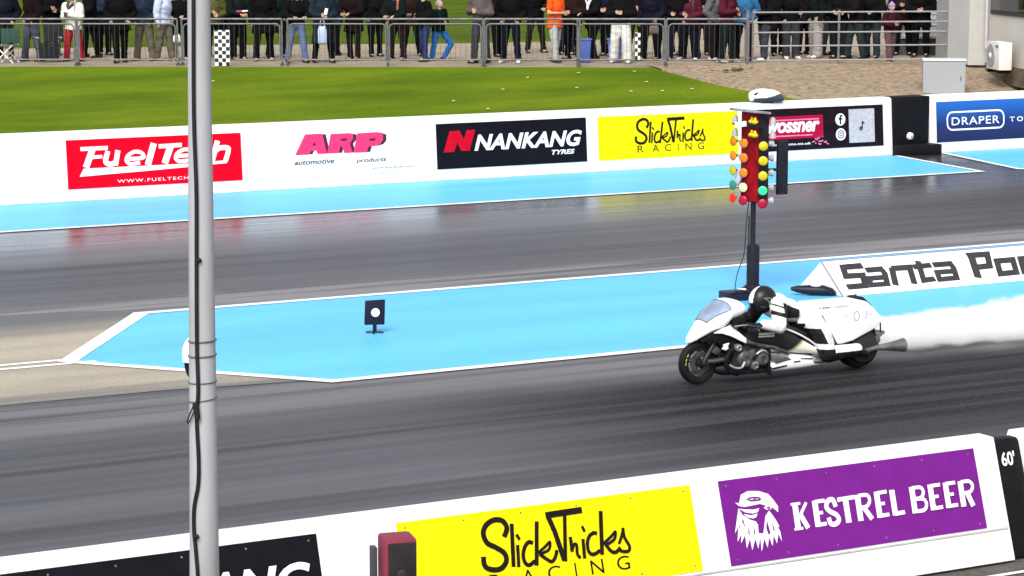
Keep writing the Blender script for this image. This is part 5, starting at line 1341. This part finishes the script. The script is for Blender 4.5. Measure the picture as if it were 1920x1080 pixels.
# small things in hands: a phone, a camera, a cup, a rolled programme
def at_hand(key, off):
    for lab, ((e, wr), s) in held.items():
        if key in lab:
            a = (Vector(wr[-1]) + Vector(wr[1])) / 2 + Vector(off)
            return Matrix.LocRotScale(e.location, e.rotation_euler, (s, s, s)) @ a, e.rotation_euler.z
pos, rz = at_hand('white phone', (.04, -.09, .06))
e = empty('phone', pos, rz); tag(e, 'white phone held by the spectator in the long navy green coat', 'phone')
g = MB(); g.box((0, 0, .05), (.075, .012, .15), 0, Matrix.Rotation(R(15), 3, 'Y'), .004); g.build('case', white_ink, e)
g = MB(); g.box((0, .008, .05), (.062, .004, .13), 0, Matrix.Rotation(R(15), 3, 'Y')); g.build('screen', black_ink, e)
pos, rz = at_hand('holding a camera', (0, -.10, .03))
e = empty('camera', pos, rz); tag(e, 'dark camera held by the spectator in the bulky black jacket', 'camera')
g = MB(); g.box((0, 0, 0), (.13, .06, .09), bevel=.012); g.box((0, 0, .055), (.05, .05, .03), bevel=.008); g.build('camera_body', black_paint, e)
g = MB(); g.tube([(0, -.03, 0), (0, -.12, 0), (0, -.125, 0)], [.036, .036, .03], 14); g.build('camera_lens', mat('lens_grey', (.1, .1, .1), .3), e)
pos, rz = at_hand('rolled programme', (0, -.05, .06))
e = empty('programme', pos, rz); tag(e, 'rolled pink and white programme resting on the barrier rail', 'programme')
g = MB(); g.tube([(-.16, 0, 0), (-.02, 0, 0)], .024, 12, 1); g.tube([(-.02, 0, 0), (.20, 0, .005)], .024, 12, 0); g.build('roll', [white_ink, mat('magenta_print', (.5, .06, .2), .5)], e)
pos, rz = at_hand('white hooded coat', (.02, -.10, .04))
e = empty('paper_cup', pos, rz); tag(e, 'dark cup held by the spectator in the white hooded coat', 'cup')
g = MB(); g.lathe((0, 0, 0), [(.0, -.05), (.028, -.05), (.038, .05), (.034, .05), (.026, -.04)], 'z', 16); g.build('cup', mat('cup_dark', (.06, .05, .045), .5), e)
pos, rz = at_hand('dark green trousers left', (.05, -.07, .03))
e = empty('phone', pos, rz); tag(e, 'black phone held by the spectator in dark green trousers behind the metal fence', 'phone')
g = MB(); g.box((0, 0, .04), (.075, .012, .15), 0, Matrix.Rotation(R(-70), 3, 'Y'), .004); g.build('case', black_paint, e)
g = MB(); g.box((0, .008, .04), (.062, .004, .13), 0, Matrix.Rotation(R(-70), 3, 'Y')); g.build('screen', black_ink, e)

# things on the ground in the crowd
def ground_at(x, y): return (x, y, max(1.52, terr(x, y)))
p0 = Vector((17.28, 55.2)); e = empty('folding_chair', ground_at(*p0), FACE + R(20)); tag(e, 'black folding chair standing between the grey jeans and the white coat', 'chair')
ck = mat('chair_fabric_black', (.012, .014, .016), .8, .3, 8)
g = MB(); g.box((0, 0, .42), (.50, .46, .035), bevel=.012); g.build('seat', ck, e)
g = MB(); g.box((.16, .22, .68), (.46, .03, .46), 0, Matrix.Rotation(R(-12), 3, 'X'), .012); g.build('backrest', ck, e)
g = MB(); g.box((-.02, -.21, .24), (.46, .02, .30), bevel=.006); g.build('front_panel', ck, e)
for s in (-1, 1):
    g = MB(); g.tube([(s * .26, -.22, 0), (s * .26, .20, .56)], .012, 6); g.build('leg', galv, e)
    g = MB(); g.tube([(s * .26, .24, 0), (s * .26, -.20, .56)], .012, 6); g.build('leg', galv, e)
    g = MB(); g.box((s * .27, 0, .58), (.05, .42, .025), bevel=.006); g.build('armrest', mat('armrest_grey', (.3, .3, .31), .6), e)
e = empty('folding_chair', ground_at(16.35, 55.45), FACE + R(-10)); tag(e, 'folding chair with white crossed legs at the far left edge', 'chair')
g = MB(); g.box((0, 0, .40), (.46, .42, .03), bevel=.01); g.build('seat', mat('seat_print', (.12, .11, .10), .8, .5, 30), e)
g = MB(); g.box((0, .21, .62), (.46, .025, .34), bevel=.01); g.build('backrest', mat('chair_green', (.02, .06, .05), .8), e)
for s in (-1, 1):
    g = MB(); g.tube([(-.22, s * .20 - .03, 0), (.22, s * .20 - .03, .42)], .016, 6); g.build('leg', white_ink, e)
    g = MB(); g.tube([(.22, s * .20, 0), (-.22, s * .20, .42)], .016, 6); g.build('leg', white_ink, e)
m, n, l = nodes_of('chequer_print'); b = n['Principled BSDF']
ch = n.new('ShaderNodeTexChecker'); ch.inputs['Scale'].default_value = 1.0
mp_ = mapped(n, l, n.new('ShaderNodeTexCoord').outputs['Object'], (11.5, .001, 11.5))
l.new(mp_, ch.inputs['Vector']); ch.inputs['Color1'].default_value = (.75, .75, .75, 1); ch.inputs['Color2'].default_value = (.01, .01, .01, 1)
l.new(ch.outputs[0], b.inputs['Base Color']); b.inputs['Roughness'].default_value = .6
for (x, y, lab, w, hgt) in ((20.36, 51.92, 'tall black and white chequered board fixed to the barrier beside the lamp pole', .36, .82), (28.72, 47.32, 'narrow black and white chequered strip beside the baggy white trousers', .12, .62)):
    zz = max(1.5, terr(x, y + .2)) + (.0 if w > .2 else .14)
    e = empty('chequered_board', (x, y, zz), FACE); tag(e, lab, 'board')
    g = MB(); g.box((0, -.04, hgt / 2), (w, .02, hgt), bevel=.003); g.build('panel', m, e)
    g = MB(); g.box((0, -.02, hgt / 2), (w * .9, .014, hgt * .96)); g.build('backing', black_paint, e)
for (x, y, lab, rz) in ((28.35, 49.15, 'blue storage box behind the barrier, left of the white cup', 4), (29.02, 48.85, 'blue storage box behind the barrier next to the chequered strip', -6)):
    e = empty('storage_box', ground_at(x, y), FACE + R(rz)); tag(e, lab, 'box', 'blue storage boxes behind the barrier')
    g = MB(); g.prism([(-.13, .0), (.13, .0), (.16, .52), (-.16, .52)], -.15, .15, 'y', bevel=.015); g.build('tub', mat('storage_blue', (.06, .10, .33), .5, .1), e)
    g = MB(); g.box((0, 0, .535), (.36, .34, .035), bevel=.01); g.build('lid', mat('storage_lid', (.08, .13, .36), .5, .1), e)
def bag(x, y, z, w, h, d, m, label, name='carrier_bag', rz=0):
    e = empty(name, (x, y, z), FACE + R(rz)); tag(e, label, 'bag')
    g = MB(); g.loft([(-w / 2, h * .8, 0, d * .35), (-w * .35, h, 0, d * .5), (0, h * .96, 0, d * .55), (w * .35, h, 0, d * .5), (w / 2, h * .78, 0, d * .35)], 16, 3); g.build('sack', m, e)
    g = MB(); g.tube([(-w * .25, -.02, h * .95), (-w * .15, -.03, h * 1.3), (w * .15, -.03, h * 1.3), (w * .25, -.02, h * .95)], .010, 6, smooth_pts=True); g.build('handle', m, e)
hx = ground_at(20.0, 53.4)
bag(19.68, 53.05, 2.02, .16, .18, .10, white_ink, 'small white carrier bag beside the black knee length coat')
bag(22.75, 51.65, 1.98, .20, .42, .12, mat('bag_light_blue', (.42, .50, .72), .6, .1), 'light blue bag hanging between the calf length coat and the blue jeans')
bag(36.05, 44.95, 1.55, .42, .36, .26, mat('bag_navy', (.03, .028, .07), .7, .4, 12), 'dark navy rucksack on the ground by the gate post', 'rucksack', 10)
bag(29.45, 47.80, 2.22, .22, .20, .10, mat('bag_taupe', (.12, .085, .08), .7, .2), 'taupe shoulder bag in front of the wide ink black trousers', 'shoulder_bag')
# ------------------------------------------------------------------ building, cabinet and other things beyond the far wall
vh = Vector((.4736, .8807, 0)); rt = Vector((.8807, -.4736, 0))
K0 = Vector((36.22, 44.15, 1.40))
wdir = (-vh * math.cos(R(8)) + rt * math.sin(R(8))).normalized(); nrm_ = Vector((-wdir.y * -1, wdir.x * -1, 0))
nrm_ = Vector((wdir.y, -wdir.x, 0)); 
if nrm_.dot(rt) > 0: nrm_ = -nrm_
e = empty('portable_building', K0); tag(e, 'off white portable building with dark window behind the gravel', 'building')
ob = mat('cabin_paint', (.50, .48, .44), .6, .05, 1.5, .1, 20); og = mat('cabin_paint_shaded', (.30, .30, .30), .6, .06, 1.5, .1, 20); ot = mat('cabin_trim', (.44, .43, .40), .5, .04)  # the end wall's grey puts its shade into the colour
def slab(name, o, u, v_len, t, z0, z1, m, parent, n_):
    """upright slab from o along u, thickness t along n_ (behind), z0..z1, all relative to the building's origin"""
    bm = bmesh.new(); q = []
    for z in (z0, z1):
        for a, b_ in ((0, 0), (v_len, 0), (v_len, t), (0, t)):
            P = o + u * a - n_ * b_; q.append(bm.verts.new((P.x, P.y, z)))
    for f in ((0, 1, 2, 3), (4, 5, 6, 7), (0, 1, 5, 4), (1, 2, 6, 5), (2, 3, 7, 6), (3, 0, 4, 7)): bm.faces.new([q[i] for i in f])
    bmesh.ops.recalc_face_normals(bm, faces=bm.faces)
    me = bpy.data.meshes.new(name); bm.to_mesh(me); bm.free()
    return link_mesh(name, me, m, parent, smooth=False)
O = Vector((0, 0, 0)); nL = nrm_; left = nrm_            # nL points to the left: out of the long wall
slab('side_wall', O + wdir * .02, wdir, 4.6, 3.0, .16, 4.2, ob, e, nL)
slab('end_wall', O + nL * .02, nL, .86, .9, .12, 4.2, og, e, wdir)
slab('corner_trim', O + wdir * .045 + nL * .40, -nL, .42, .06, .10, 4.2, ot, e, wdir)
slab('plinth', O + nL * .06 + wdir * .3, wdir, 4.2, .5, -.25, .14, mat('plinth_timber', (.13, .105, .075), .8, .4, 4), e, nL)
w_ = slab('window', O + nL * .03 + wdir * .42, wdir, 3.2, .04, 1.30, 2.6, mat('window_frame_dark', (.03, .03, .032), .5), e, nL)
slab('pane', O + nL * .045 + wdir * .50, wdir, 3.0, .02, 1.40, 2.5, mat('window_glass', (.008, .008, .01), .1, coat=.5), w_, nL)
g = MB(); c = O + nL * .06 + wdir * .28; g.tube([(c.x, c.y, .5), (c.x, c.y, 4.0)], .035, 10); g.build('drain_pipe', mat('pipe_grey', (.45, .45, .46), .5), e)
# boarded wing behind
sb = O + vh * 3.4 + rt * -1.62
wg = slab('board_wall', sb, rt, 1.75, .2, .55, 4.2, mat('board_white', (.60, .61, .63), .6, .05, 2), e, -vh)
g = MB()
for k in range(26):
    zz = .60 + .14 * k
    a = sb - vh * .012; b_ = sb + rt * 1.74 - vh * .012
    g.tube([(a.x, a.y, zz), (b_.x, b_.y, zz)], .016, 4)
g.build('lap_boards', mat('board_edge', (.56, .57, .60), .6, .05, 2), wg, smooth=False)
slab('skirt', sb + vh * .06 + rt * .03, rt, 1.7, .2, .0, .545, mat('skirt_green', (.06, .065, .055), .8, .4, 4), e, -vh)
slab('end_post', sb - rt * .14 - vh * .03, rt, .13, .12, .05, 4.2, mat('post_grey', (.28, .27, .28), .6), e, -vh)

# air conditioning unit on the side wall
AO = K0 + wdir * 2.0 + nL * .18 + Vector((0, 0, .05))
e = empty('air_conditioner', AO, math.atan2(wdir.y, wdir.x)); tag(e, 'white outdoor air conditioning unit standing against the portable building', 'air conditioner')
g = MB(); g.box((.0, -.16, .38), (.84, .30, .62), bevel=.02); g.build('casing', mat('ac_cream', (.66, .65, .61), .45, .05), e)
sgn = -1
g = MB(); g.lathe((-.12, -.325, .38), [(.25, -.004), (.25, .012), (.0, .012)], 'y', 28); g.build('fan_guard', mat('ac_grille', (.30, .31, .31), .6, .4, 40), e)
g = MB(); g.lathe((-.12, -.335, .38), [(.07, .006), (.05, -.012), (.0, -.018)], 'y', 16); g.build('fan_hub', white_ink, e)
g = MB(); g.box((.27, -.318, .60), (.16, .01, .05)); g.build('badge', galv, e)
for x in (-.3, .3):
    g = MB(); g.box((x, -.16, .035), (.06, .32, .07)); g.build('foot', black_paint, e)
# gate post with two hinges
P = Vector((36.28, 45.35, 1.50)); e = empty('gate_post', P, FACE); tag(e, 'dark grey gate post with two hinges between the metal fence and the building', 'post')
g = MB(); g.box((0, 0, .66), (.11, .11, 1.36), bevel=.01); g.build('post', mat('gate_post_grey', (.16, .16, .17), .5, .2, 4), e)
for z in (.72, 1.22):
    g = MB(); g.box((.06, -.05, z), (.06, .05, .10), bevel=.01); g.tube([(.075, -.06, z - .07), (.075, -.06, z + .07)], .018, 8); g.build('hinge', black_paint, e)
# low black edging on the ground near the cabinet
# grey cabinet
P = Vector((33.52, 42.22, .98)); e = empty('utility_cabinet', P, R(-36)); tag(e, 'plain pale grey metal cabinet on the gravel behind the far wall', 'cabinet')
cg = mat('cabinet_grey', (.30, .315, .325), .5, .06, 1.2)
g = MB(); g.box((0, 0, .40), (.92, .55, .80), bevel=.012); g.build('body', cg, e)
g = MB(); g.prism([(-.30, .80), (.30, .80), (.29, .835), (-.29, .835)], -.475, .475, 'x', bevel=.006); g.build('lid', mat('cabinet_top', (.55, .56, .58), .45, .05), e)
g = MB(); g.box((0, -.279, .40), (.86, .008, .72)); d_ = g.build('door', cg, e)
g = MB(); g.box((.36, -.288, .42), (.025, .012, .09), bevel=.003); g.build('handle', galv, d_)
# streamlined lamp housing on top of the far wall
P = Vector((27.45, 40.22, 1.205)); e = empty('flood_lamp', P, R(-10)); e.scale = (.88, .88, .88); tag(e, 'white and dark grey rounded lamp housing lying on top of the far wall', 'lamp')
LS = [(-.40, .20, .07, .10), (-.36, .25, .02, .16), (-.20, .30, .0, .20), (.0, .30, .0, .21), (.22, .26, .0, .20), (.36, .17, .0, .15), (.41, .09, .01, .08)]
LS = catmull(LS, 8)
g = MB(); g.loft(LS, 72, 2.3, lambda c, f: 1 if c.z < .10 + .09 * min(1, max(0, (c.x + .1) / .35)) and c.x > -.37 else 0)
g.build('housing', [white_ink, mat('lamp_dark_grey', (.06, .06, .062), .45, .2)], e, angle=60)
g = MB(); g.box((-.31, -.12, .20), (.12, .10, .05), 0, Matrix.Rotation(R(-20), 3, 'Y'), .01); g.build('vent', black_paint, e)
g = MB(); g.box((0, 0, -.002), (.30, .16, .03)); g.build('mount', black_paint, e)

g = MB()
rl_ = random.Random(5)
for k in range(26):
    g.ell((rl_.gauss(0, .22), rl_.gauss(0, .08), .02 + abs(rl_.gauss(0, .02))), (.05, .035, .008), 0, Matrix.Rotation(rl_.uniform(0, 6), 3, 'Z') @ Matrix.Rotation(rl_.uniform(-.6, .6), 3, 'X'), 7, 4)
o = g.build('leaf_litter', mat('dead_leaf', (.07, .04, .022), .9, .5, 9)); o.location = (30.2, 45.6, terr(30.2, 45.6) + .03)
tag(o, 'small heap of brown leaves on the gravel below the last crowd barrier', 'leaves')

# litter and daisies on the grass: tiny pale flecks
for i, (x, y) in enumerate([(22.70, 43.24), (25.61, 46.9), (26.98, 47.0), (28.2, 46.6), (27.75, 45.32), (26.76, 44.35), (27.44, 44.17), (28.2, 44.17), (22.55, 44.5), (24.3, 45.6), (25.9, 45.2), (19.1, 49.3)]):
    g = MB()
    for k in range(7):
        a = 2 * math.pi * k / 7; g.ell((.014 * math.cos(a), .014 * math.sin(a), .05), (.011, .008, .003), 0, Matrix.Rotation(a, 3, 'Z'), 6, 4)
    g.ell((0, 0, .045), (.008, .008, .006), 1, None, 6, 4)
    o = g.build('daisy', [white_ink, mat('daisy_yellow', (.6, .4, .02), .8)]); o.location = (x, y, terr(x, y) - .03)
    o.scale = (1.6,) * 3
    tag(o, 'tiny white daisy growing in the grass bank', 'flower', 'daisies in the grass bank')

# ------------------------------------------------------------------ foreground: lamp pole and red box
PB = Vector((4.250, 11.178)); 
e = empty('lamp_pole', (PB.x, PB.y, -.02)); tag(e, 'tall grey metal pole with a black cable strapped down its side', 'pole')
lean_ = .0098
def pole_c(z): k = (z - 3.0) * lean_; return Vector((.8807 * k, -.4736 * k, z))
g = MB(); g.tube([tuple(pole_c(z)) for z in (0, 1, 2, 3, 4, 5, 6.5)], [.0855, .0795, .0715, .0645, .0580, .0545, .050], 40)
m = mat('pole_galvanised', (.34, .345, .365), .55, .10, 1.6, .06, 20, stretch=(3, 3, .6), dirt=(.29, .29, .295))
g.build('shaft', m, e)
def pole_r(z): return .0645 - (z - 3.0) * .0068
cr_, pts = Vector((.8807, -.4736, 0)), []
for z, off in ((5.4, -0.017), (4.9, -0.017), (4.41, -0.019), (4.05, -0.022), (3.8, -0.021), (3.5, -0.013), (3.2, -0.015), (2.95, -0.017), (2.70, -0.017), (2.50, -0.013), (2.36, -.022), (2.15, -.014), (2.02, -.018), (1.90, -.040), (1.78, -.042), (1.68, -.033), (1.5, -.022), (1.2, -.02), (.4, -.02)):
    c = pole_c(z); r = pole_r(z) + .009
    depth = math.sqrt(max(0, r * r - off * off))
    pts.append(tuple(c + cr_ * off - vh * depth))
g = MB(); g.tube(pts, .0105, 8, smooth_pts=True); g.build('cable', rubber, e)
for z in (2.745, 2.67, 2.535, 2.445):
    g = MB(); pp = []
    for k in range(33):
        a = 2 * math.pi * k / 32; c = pole_c(z); r = pole_r(z) + .003
        pp.append(tuple(c + cr_ * math.cos(a) * r + vh * math.sin(a) * r + Vector((0, 0, .010 * math.cos(a) * (1 if z < 2.5 else .3)))))
    g.tube(pp, .0032 if z < 2.6 else .0045, 6, cap=False); g.build('strap', mat('strap_grey', (.10, .10, .105), .5), e)
for z, off in ((3.16, -.015), (1.755, -.040)):
    g = MB(); c = pole_c(z); g.ell(tuple(c + cr_ * (off + .012) - vh * (pole_r(z) + .012)), (.014, .014, .012)); g.build('cable_clip', rubber, e)
g = MB(); c = pole_c(2.42)
g.tube([tuple(pole_c(2.44) + cr_ * -.03 - vh * .075), tuple(pole_c(2.38) + cr_ * -.058 - vh * .06), tuple(pole_c(2.34) + cr_ * -.072 - vh * .05), tuple(pole_c(2.335) + cr_ * -.064 - vh * .055), tuple(pole_c(2.37) + cr_ * -.045 - vh * .07), tuple(pole_c(2.40) + cr_ * -.03 - vh * .078)], .0035, 6, smooth_pts=True)
g.build('wire_loop', rubber, e)
g = MB(); g.tube([tuple(pole_c(2.44) + cr_ * -.026 - vh * .082), tuple(pole_c(2.36) + cr_ * -.016 - vh * .085)], [.017, .015], 8); g.build('cable_joint', rubber, e)
g = MB(); g.lathe((0, 0, 0), [(.17, .0), (.17, .02), (.10, .03)], 'z', 24)
for k in range(4): g.tube([(.125 * math.cos(R(45 + 90 * k)), .125 * math.sin(R(45 + 90 * k)), .02), (.125 * math.cos(R(45 + 90 * k)), .125 * math.sin(R(45 + 90 * k)), .05)], .014, 6)
g.build('base_plate', galv, e)
# domed camera on the far side of the pole
c = PB.to_3d() + pole_c(2.62) * 1.0
c = Vector((PB.x, PB.y, 0)) + pole_c(2.62) + vh * .10 + cr_ * -.054; c.z = 2.60
e = empty('dome_camera', c); tag(e, 'white domed camera with black underside fixed behind the pole', 'camera')
g = MB(); g.lathe((0, 0, 0), [(.060, .0), (.062, .03), (.058, .07), (.046, .10), (.026, .122), (.0, .13)], 'z', 28); g.build('dome', mat('dome_white', (.80, .80, .80), .35, .03), e)
g = MB(); g.lathe((0, 0, 0), [(.052, -.001), (.048, -.04), (.036, -.075), (.026, -.085), (.0, -.088)], 'z', 24); g.build('under_dome', black_paint, e)
g = MB(); g.tube([(-.022, -.02, -.05), (-.012, -.04, -.12), (-.016, -.04, -.18), (-.012, -.04, -.24)], [.006, .005, .016, .004], 8); g.tube([(-.012, -.04, -.24), (-.008, -.03, -.30), (.04, -.06, -.26)], .003, 6, smooth_pts=True); g.ell((.0, -.045, -.08), (.008, .008, .008)); g.build('hanging_lead', rubber, e)
g = MB(); g.tube([(0, 0, .06), (.05, -.08, .06)], .012, 8); g.build('bracket', galv, e)

# red signal box on a post
c = Vector((5.102, 10.72, 0)); rz = FACE + R(16)
e = empty('signal_box', (c.x, c.y, -.02), rz); tag(e, 'red box with rounded corners and black front in front of the yellow board', 'signal box')
rm = mat('signal_red', (.20, .026, .052), .5, .10, 3)
g = MB(); g.prism([(-.085, 1.42), (.085, 1.42), (.085, 1.74), (-.085, 1.74)], -.09, .09, 'y', bevel=.022); g.build('case', rm, e)
g = MB(); g.prism([(-.068, 1.44), (.076, 1.44), (.076, 1.722), (-.068, 1.722)], -.098, -.085, 'y', bevel=.006); g.build('front_panel', mat('panel_dark', (.022, .018, .02), .45, .4, 5), e)
g = MB(); g.lathe((.0, -.1, 1.56), [(.026, .01), (.026, -.006), (.015, -.010), (.0, -.010)], 'y', 18); g.build('lens', mat('dark_lens', (.03, .028, .028), .2), e)
g = MB(); g.box((-.115, .04, 1.53), (.03, .06, .30), bevel=.004); g.build('side_plate', mat('plate_grey', (.05, .05, .055), .5), e)
g = MB(); g.box((0, 0, .71), (.06, .06, 1.42), bevel=.006); g.build('post', galv, e)


# ------------------------------------------------------------------ tyre smoke
m = bpy.data.materials.new('tyre_smoke'); m.use_nodes = True; n = m.node_tree.nodes; l = m.node_tree.links; n.clear()
out = n.new('ShaderNodeOutputMaterial'); pv = n.new('ShaderNodeVolumePrincipled'); l.new(pv.outputs[0], out.inputs['Volume'])
pv.inputs['Color'].default_value = (.995, .995, .995, 1); pv.inputs['Anisotropy'].default_value = .1
tc = n.new('ShaderNodeTexCoord').outputs['Object']; sep = n.new('ShaderNodeSeparateXYZ'); l.new(tc, sep.inputs[0])
X, Y, Z = sep.outputs
n1 = noise_node(n, l, mapped(n, l, tc, (.9, 1.4, 1.8)), 2.4, 7, .66)
grow = mth(n, l, 'ADD', .15, mth(n, l, 'MULTIPLY', X, .033))                 # the plume widens behind the wheel
ry = mth(n, l, 'ADD', grow, .34); rz = mth(n, l, 'ADD', grow, .02)
cz = mth(n, l, 'ADD', .17, mth(n, l, 'MULTIPLY', X, .004))
dy = mth(n, l, 'DIVIDE', mth(n, l, 'SUBTRACT', Y, .70), ry)
dz = mth(n, l, 'DIVIDE', mth(n, l, 'SUBTRACT', Z, cz), rz)
d = mth(n, l, 'SQRT', mth(n, l, 'ADD', mth(n, l, 'MULTIPLY', dy, dy), mth(n, l, 'MULTIPLY', dz, dz)))
body = mth(n, l, 'SUBTRACT', 1.0, mth(n, l, 'ADD', d, mth(n, l, 'MULTIPLY', mth(n, l, 'SUBTRACT', n1, .5), 1.45)))
dens = smooth(n, l, body, -.02, .62)
start = smooth(n, l, X, .0, .55)
n2 = noise_node(n, l, mapped(n, l, tc, (.5, 1.6, 2.0)), 2.2, 5, .6)
low = mth(n, l, 'MULTIPLY', smooth(n, l, Z, .34, .0), mth(n, l, 'MULTIPLY', smooth(n, l, Y, -.62, .35), smooth(n, l, Y, 1.75, 1.0)))      # thin haze creeping over the track
low = mth(n, l, 'MULTIPLY', mth(n, l, 'MULTIPLY', low, smooth(n, l, X, .5, 3.0)), smooth(n, l, n2, .42, .70))
thick = mth(n, l, 'MULTIPLY', mth(n, l, 'MULTIPLY', dens, start), 20.0)
l.new(mth(n, l, 'ADD', thick, mth(n, l, 'MULTIPLY', low, 1.6)), pv.inputs['Density'])
g = MB(); g.box((5.0, .6, .65), (10.4, 2.6, 1.27))
o = g.build('tyre_smoke', m, None, smooth=False); o.location = (16.0, 20.9, .012)
tag(o, 'low bank of white tyre smoke trailing behind the rear wheel', 'smoke', None, 'stuff')
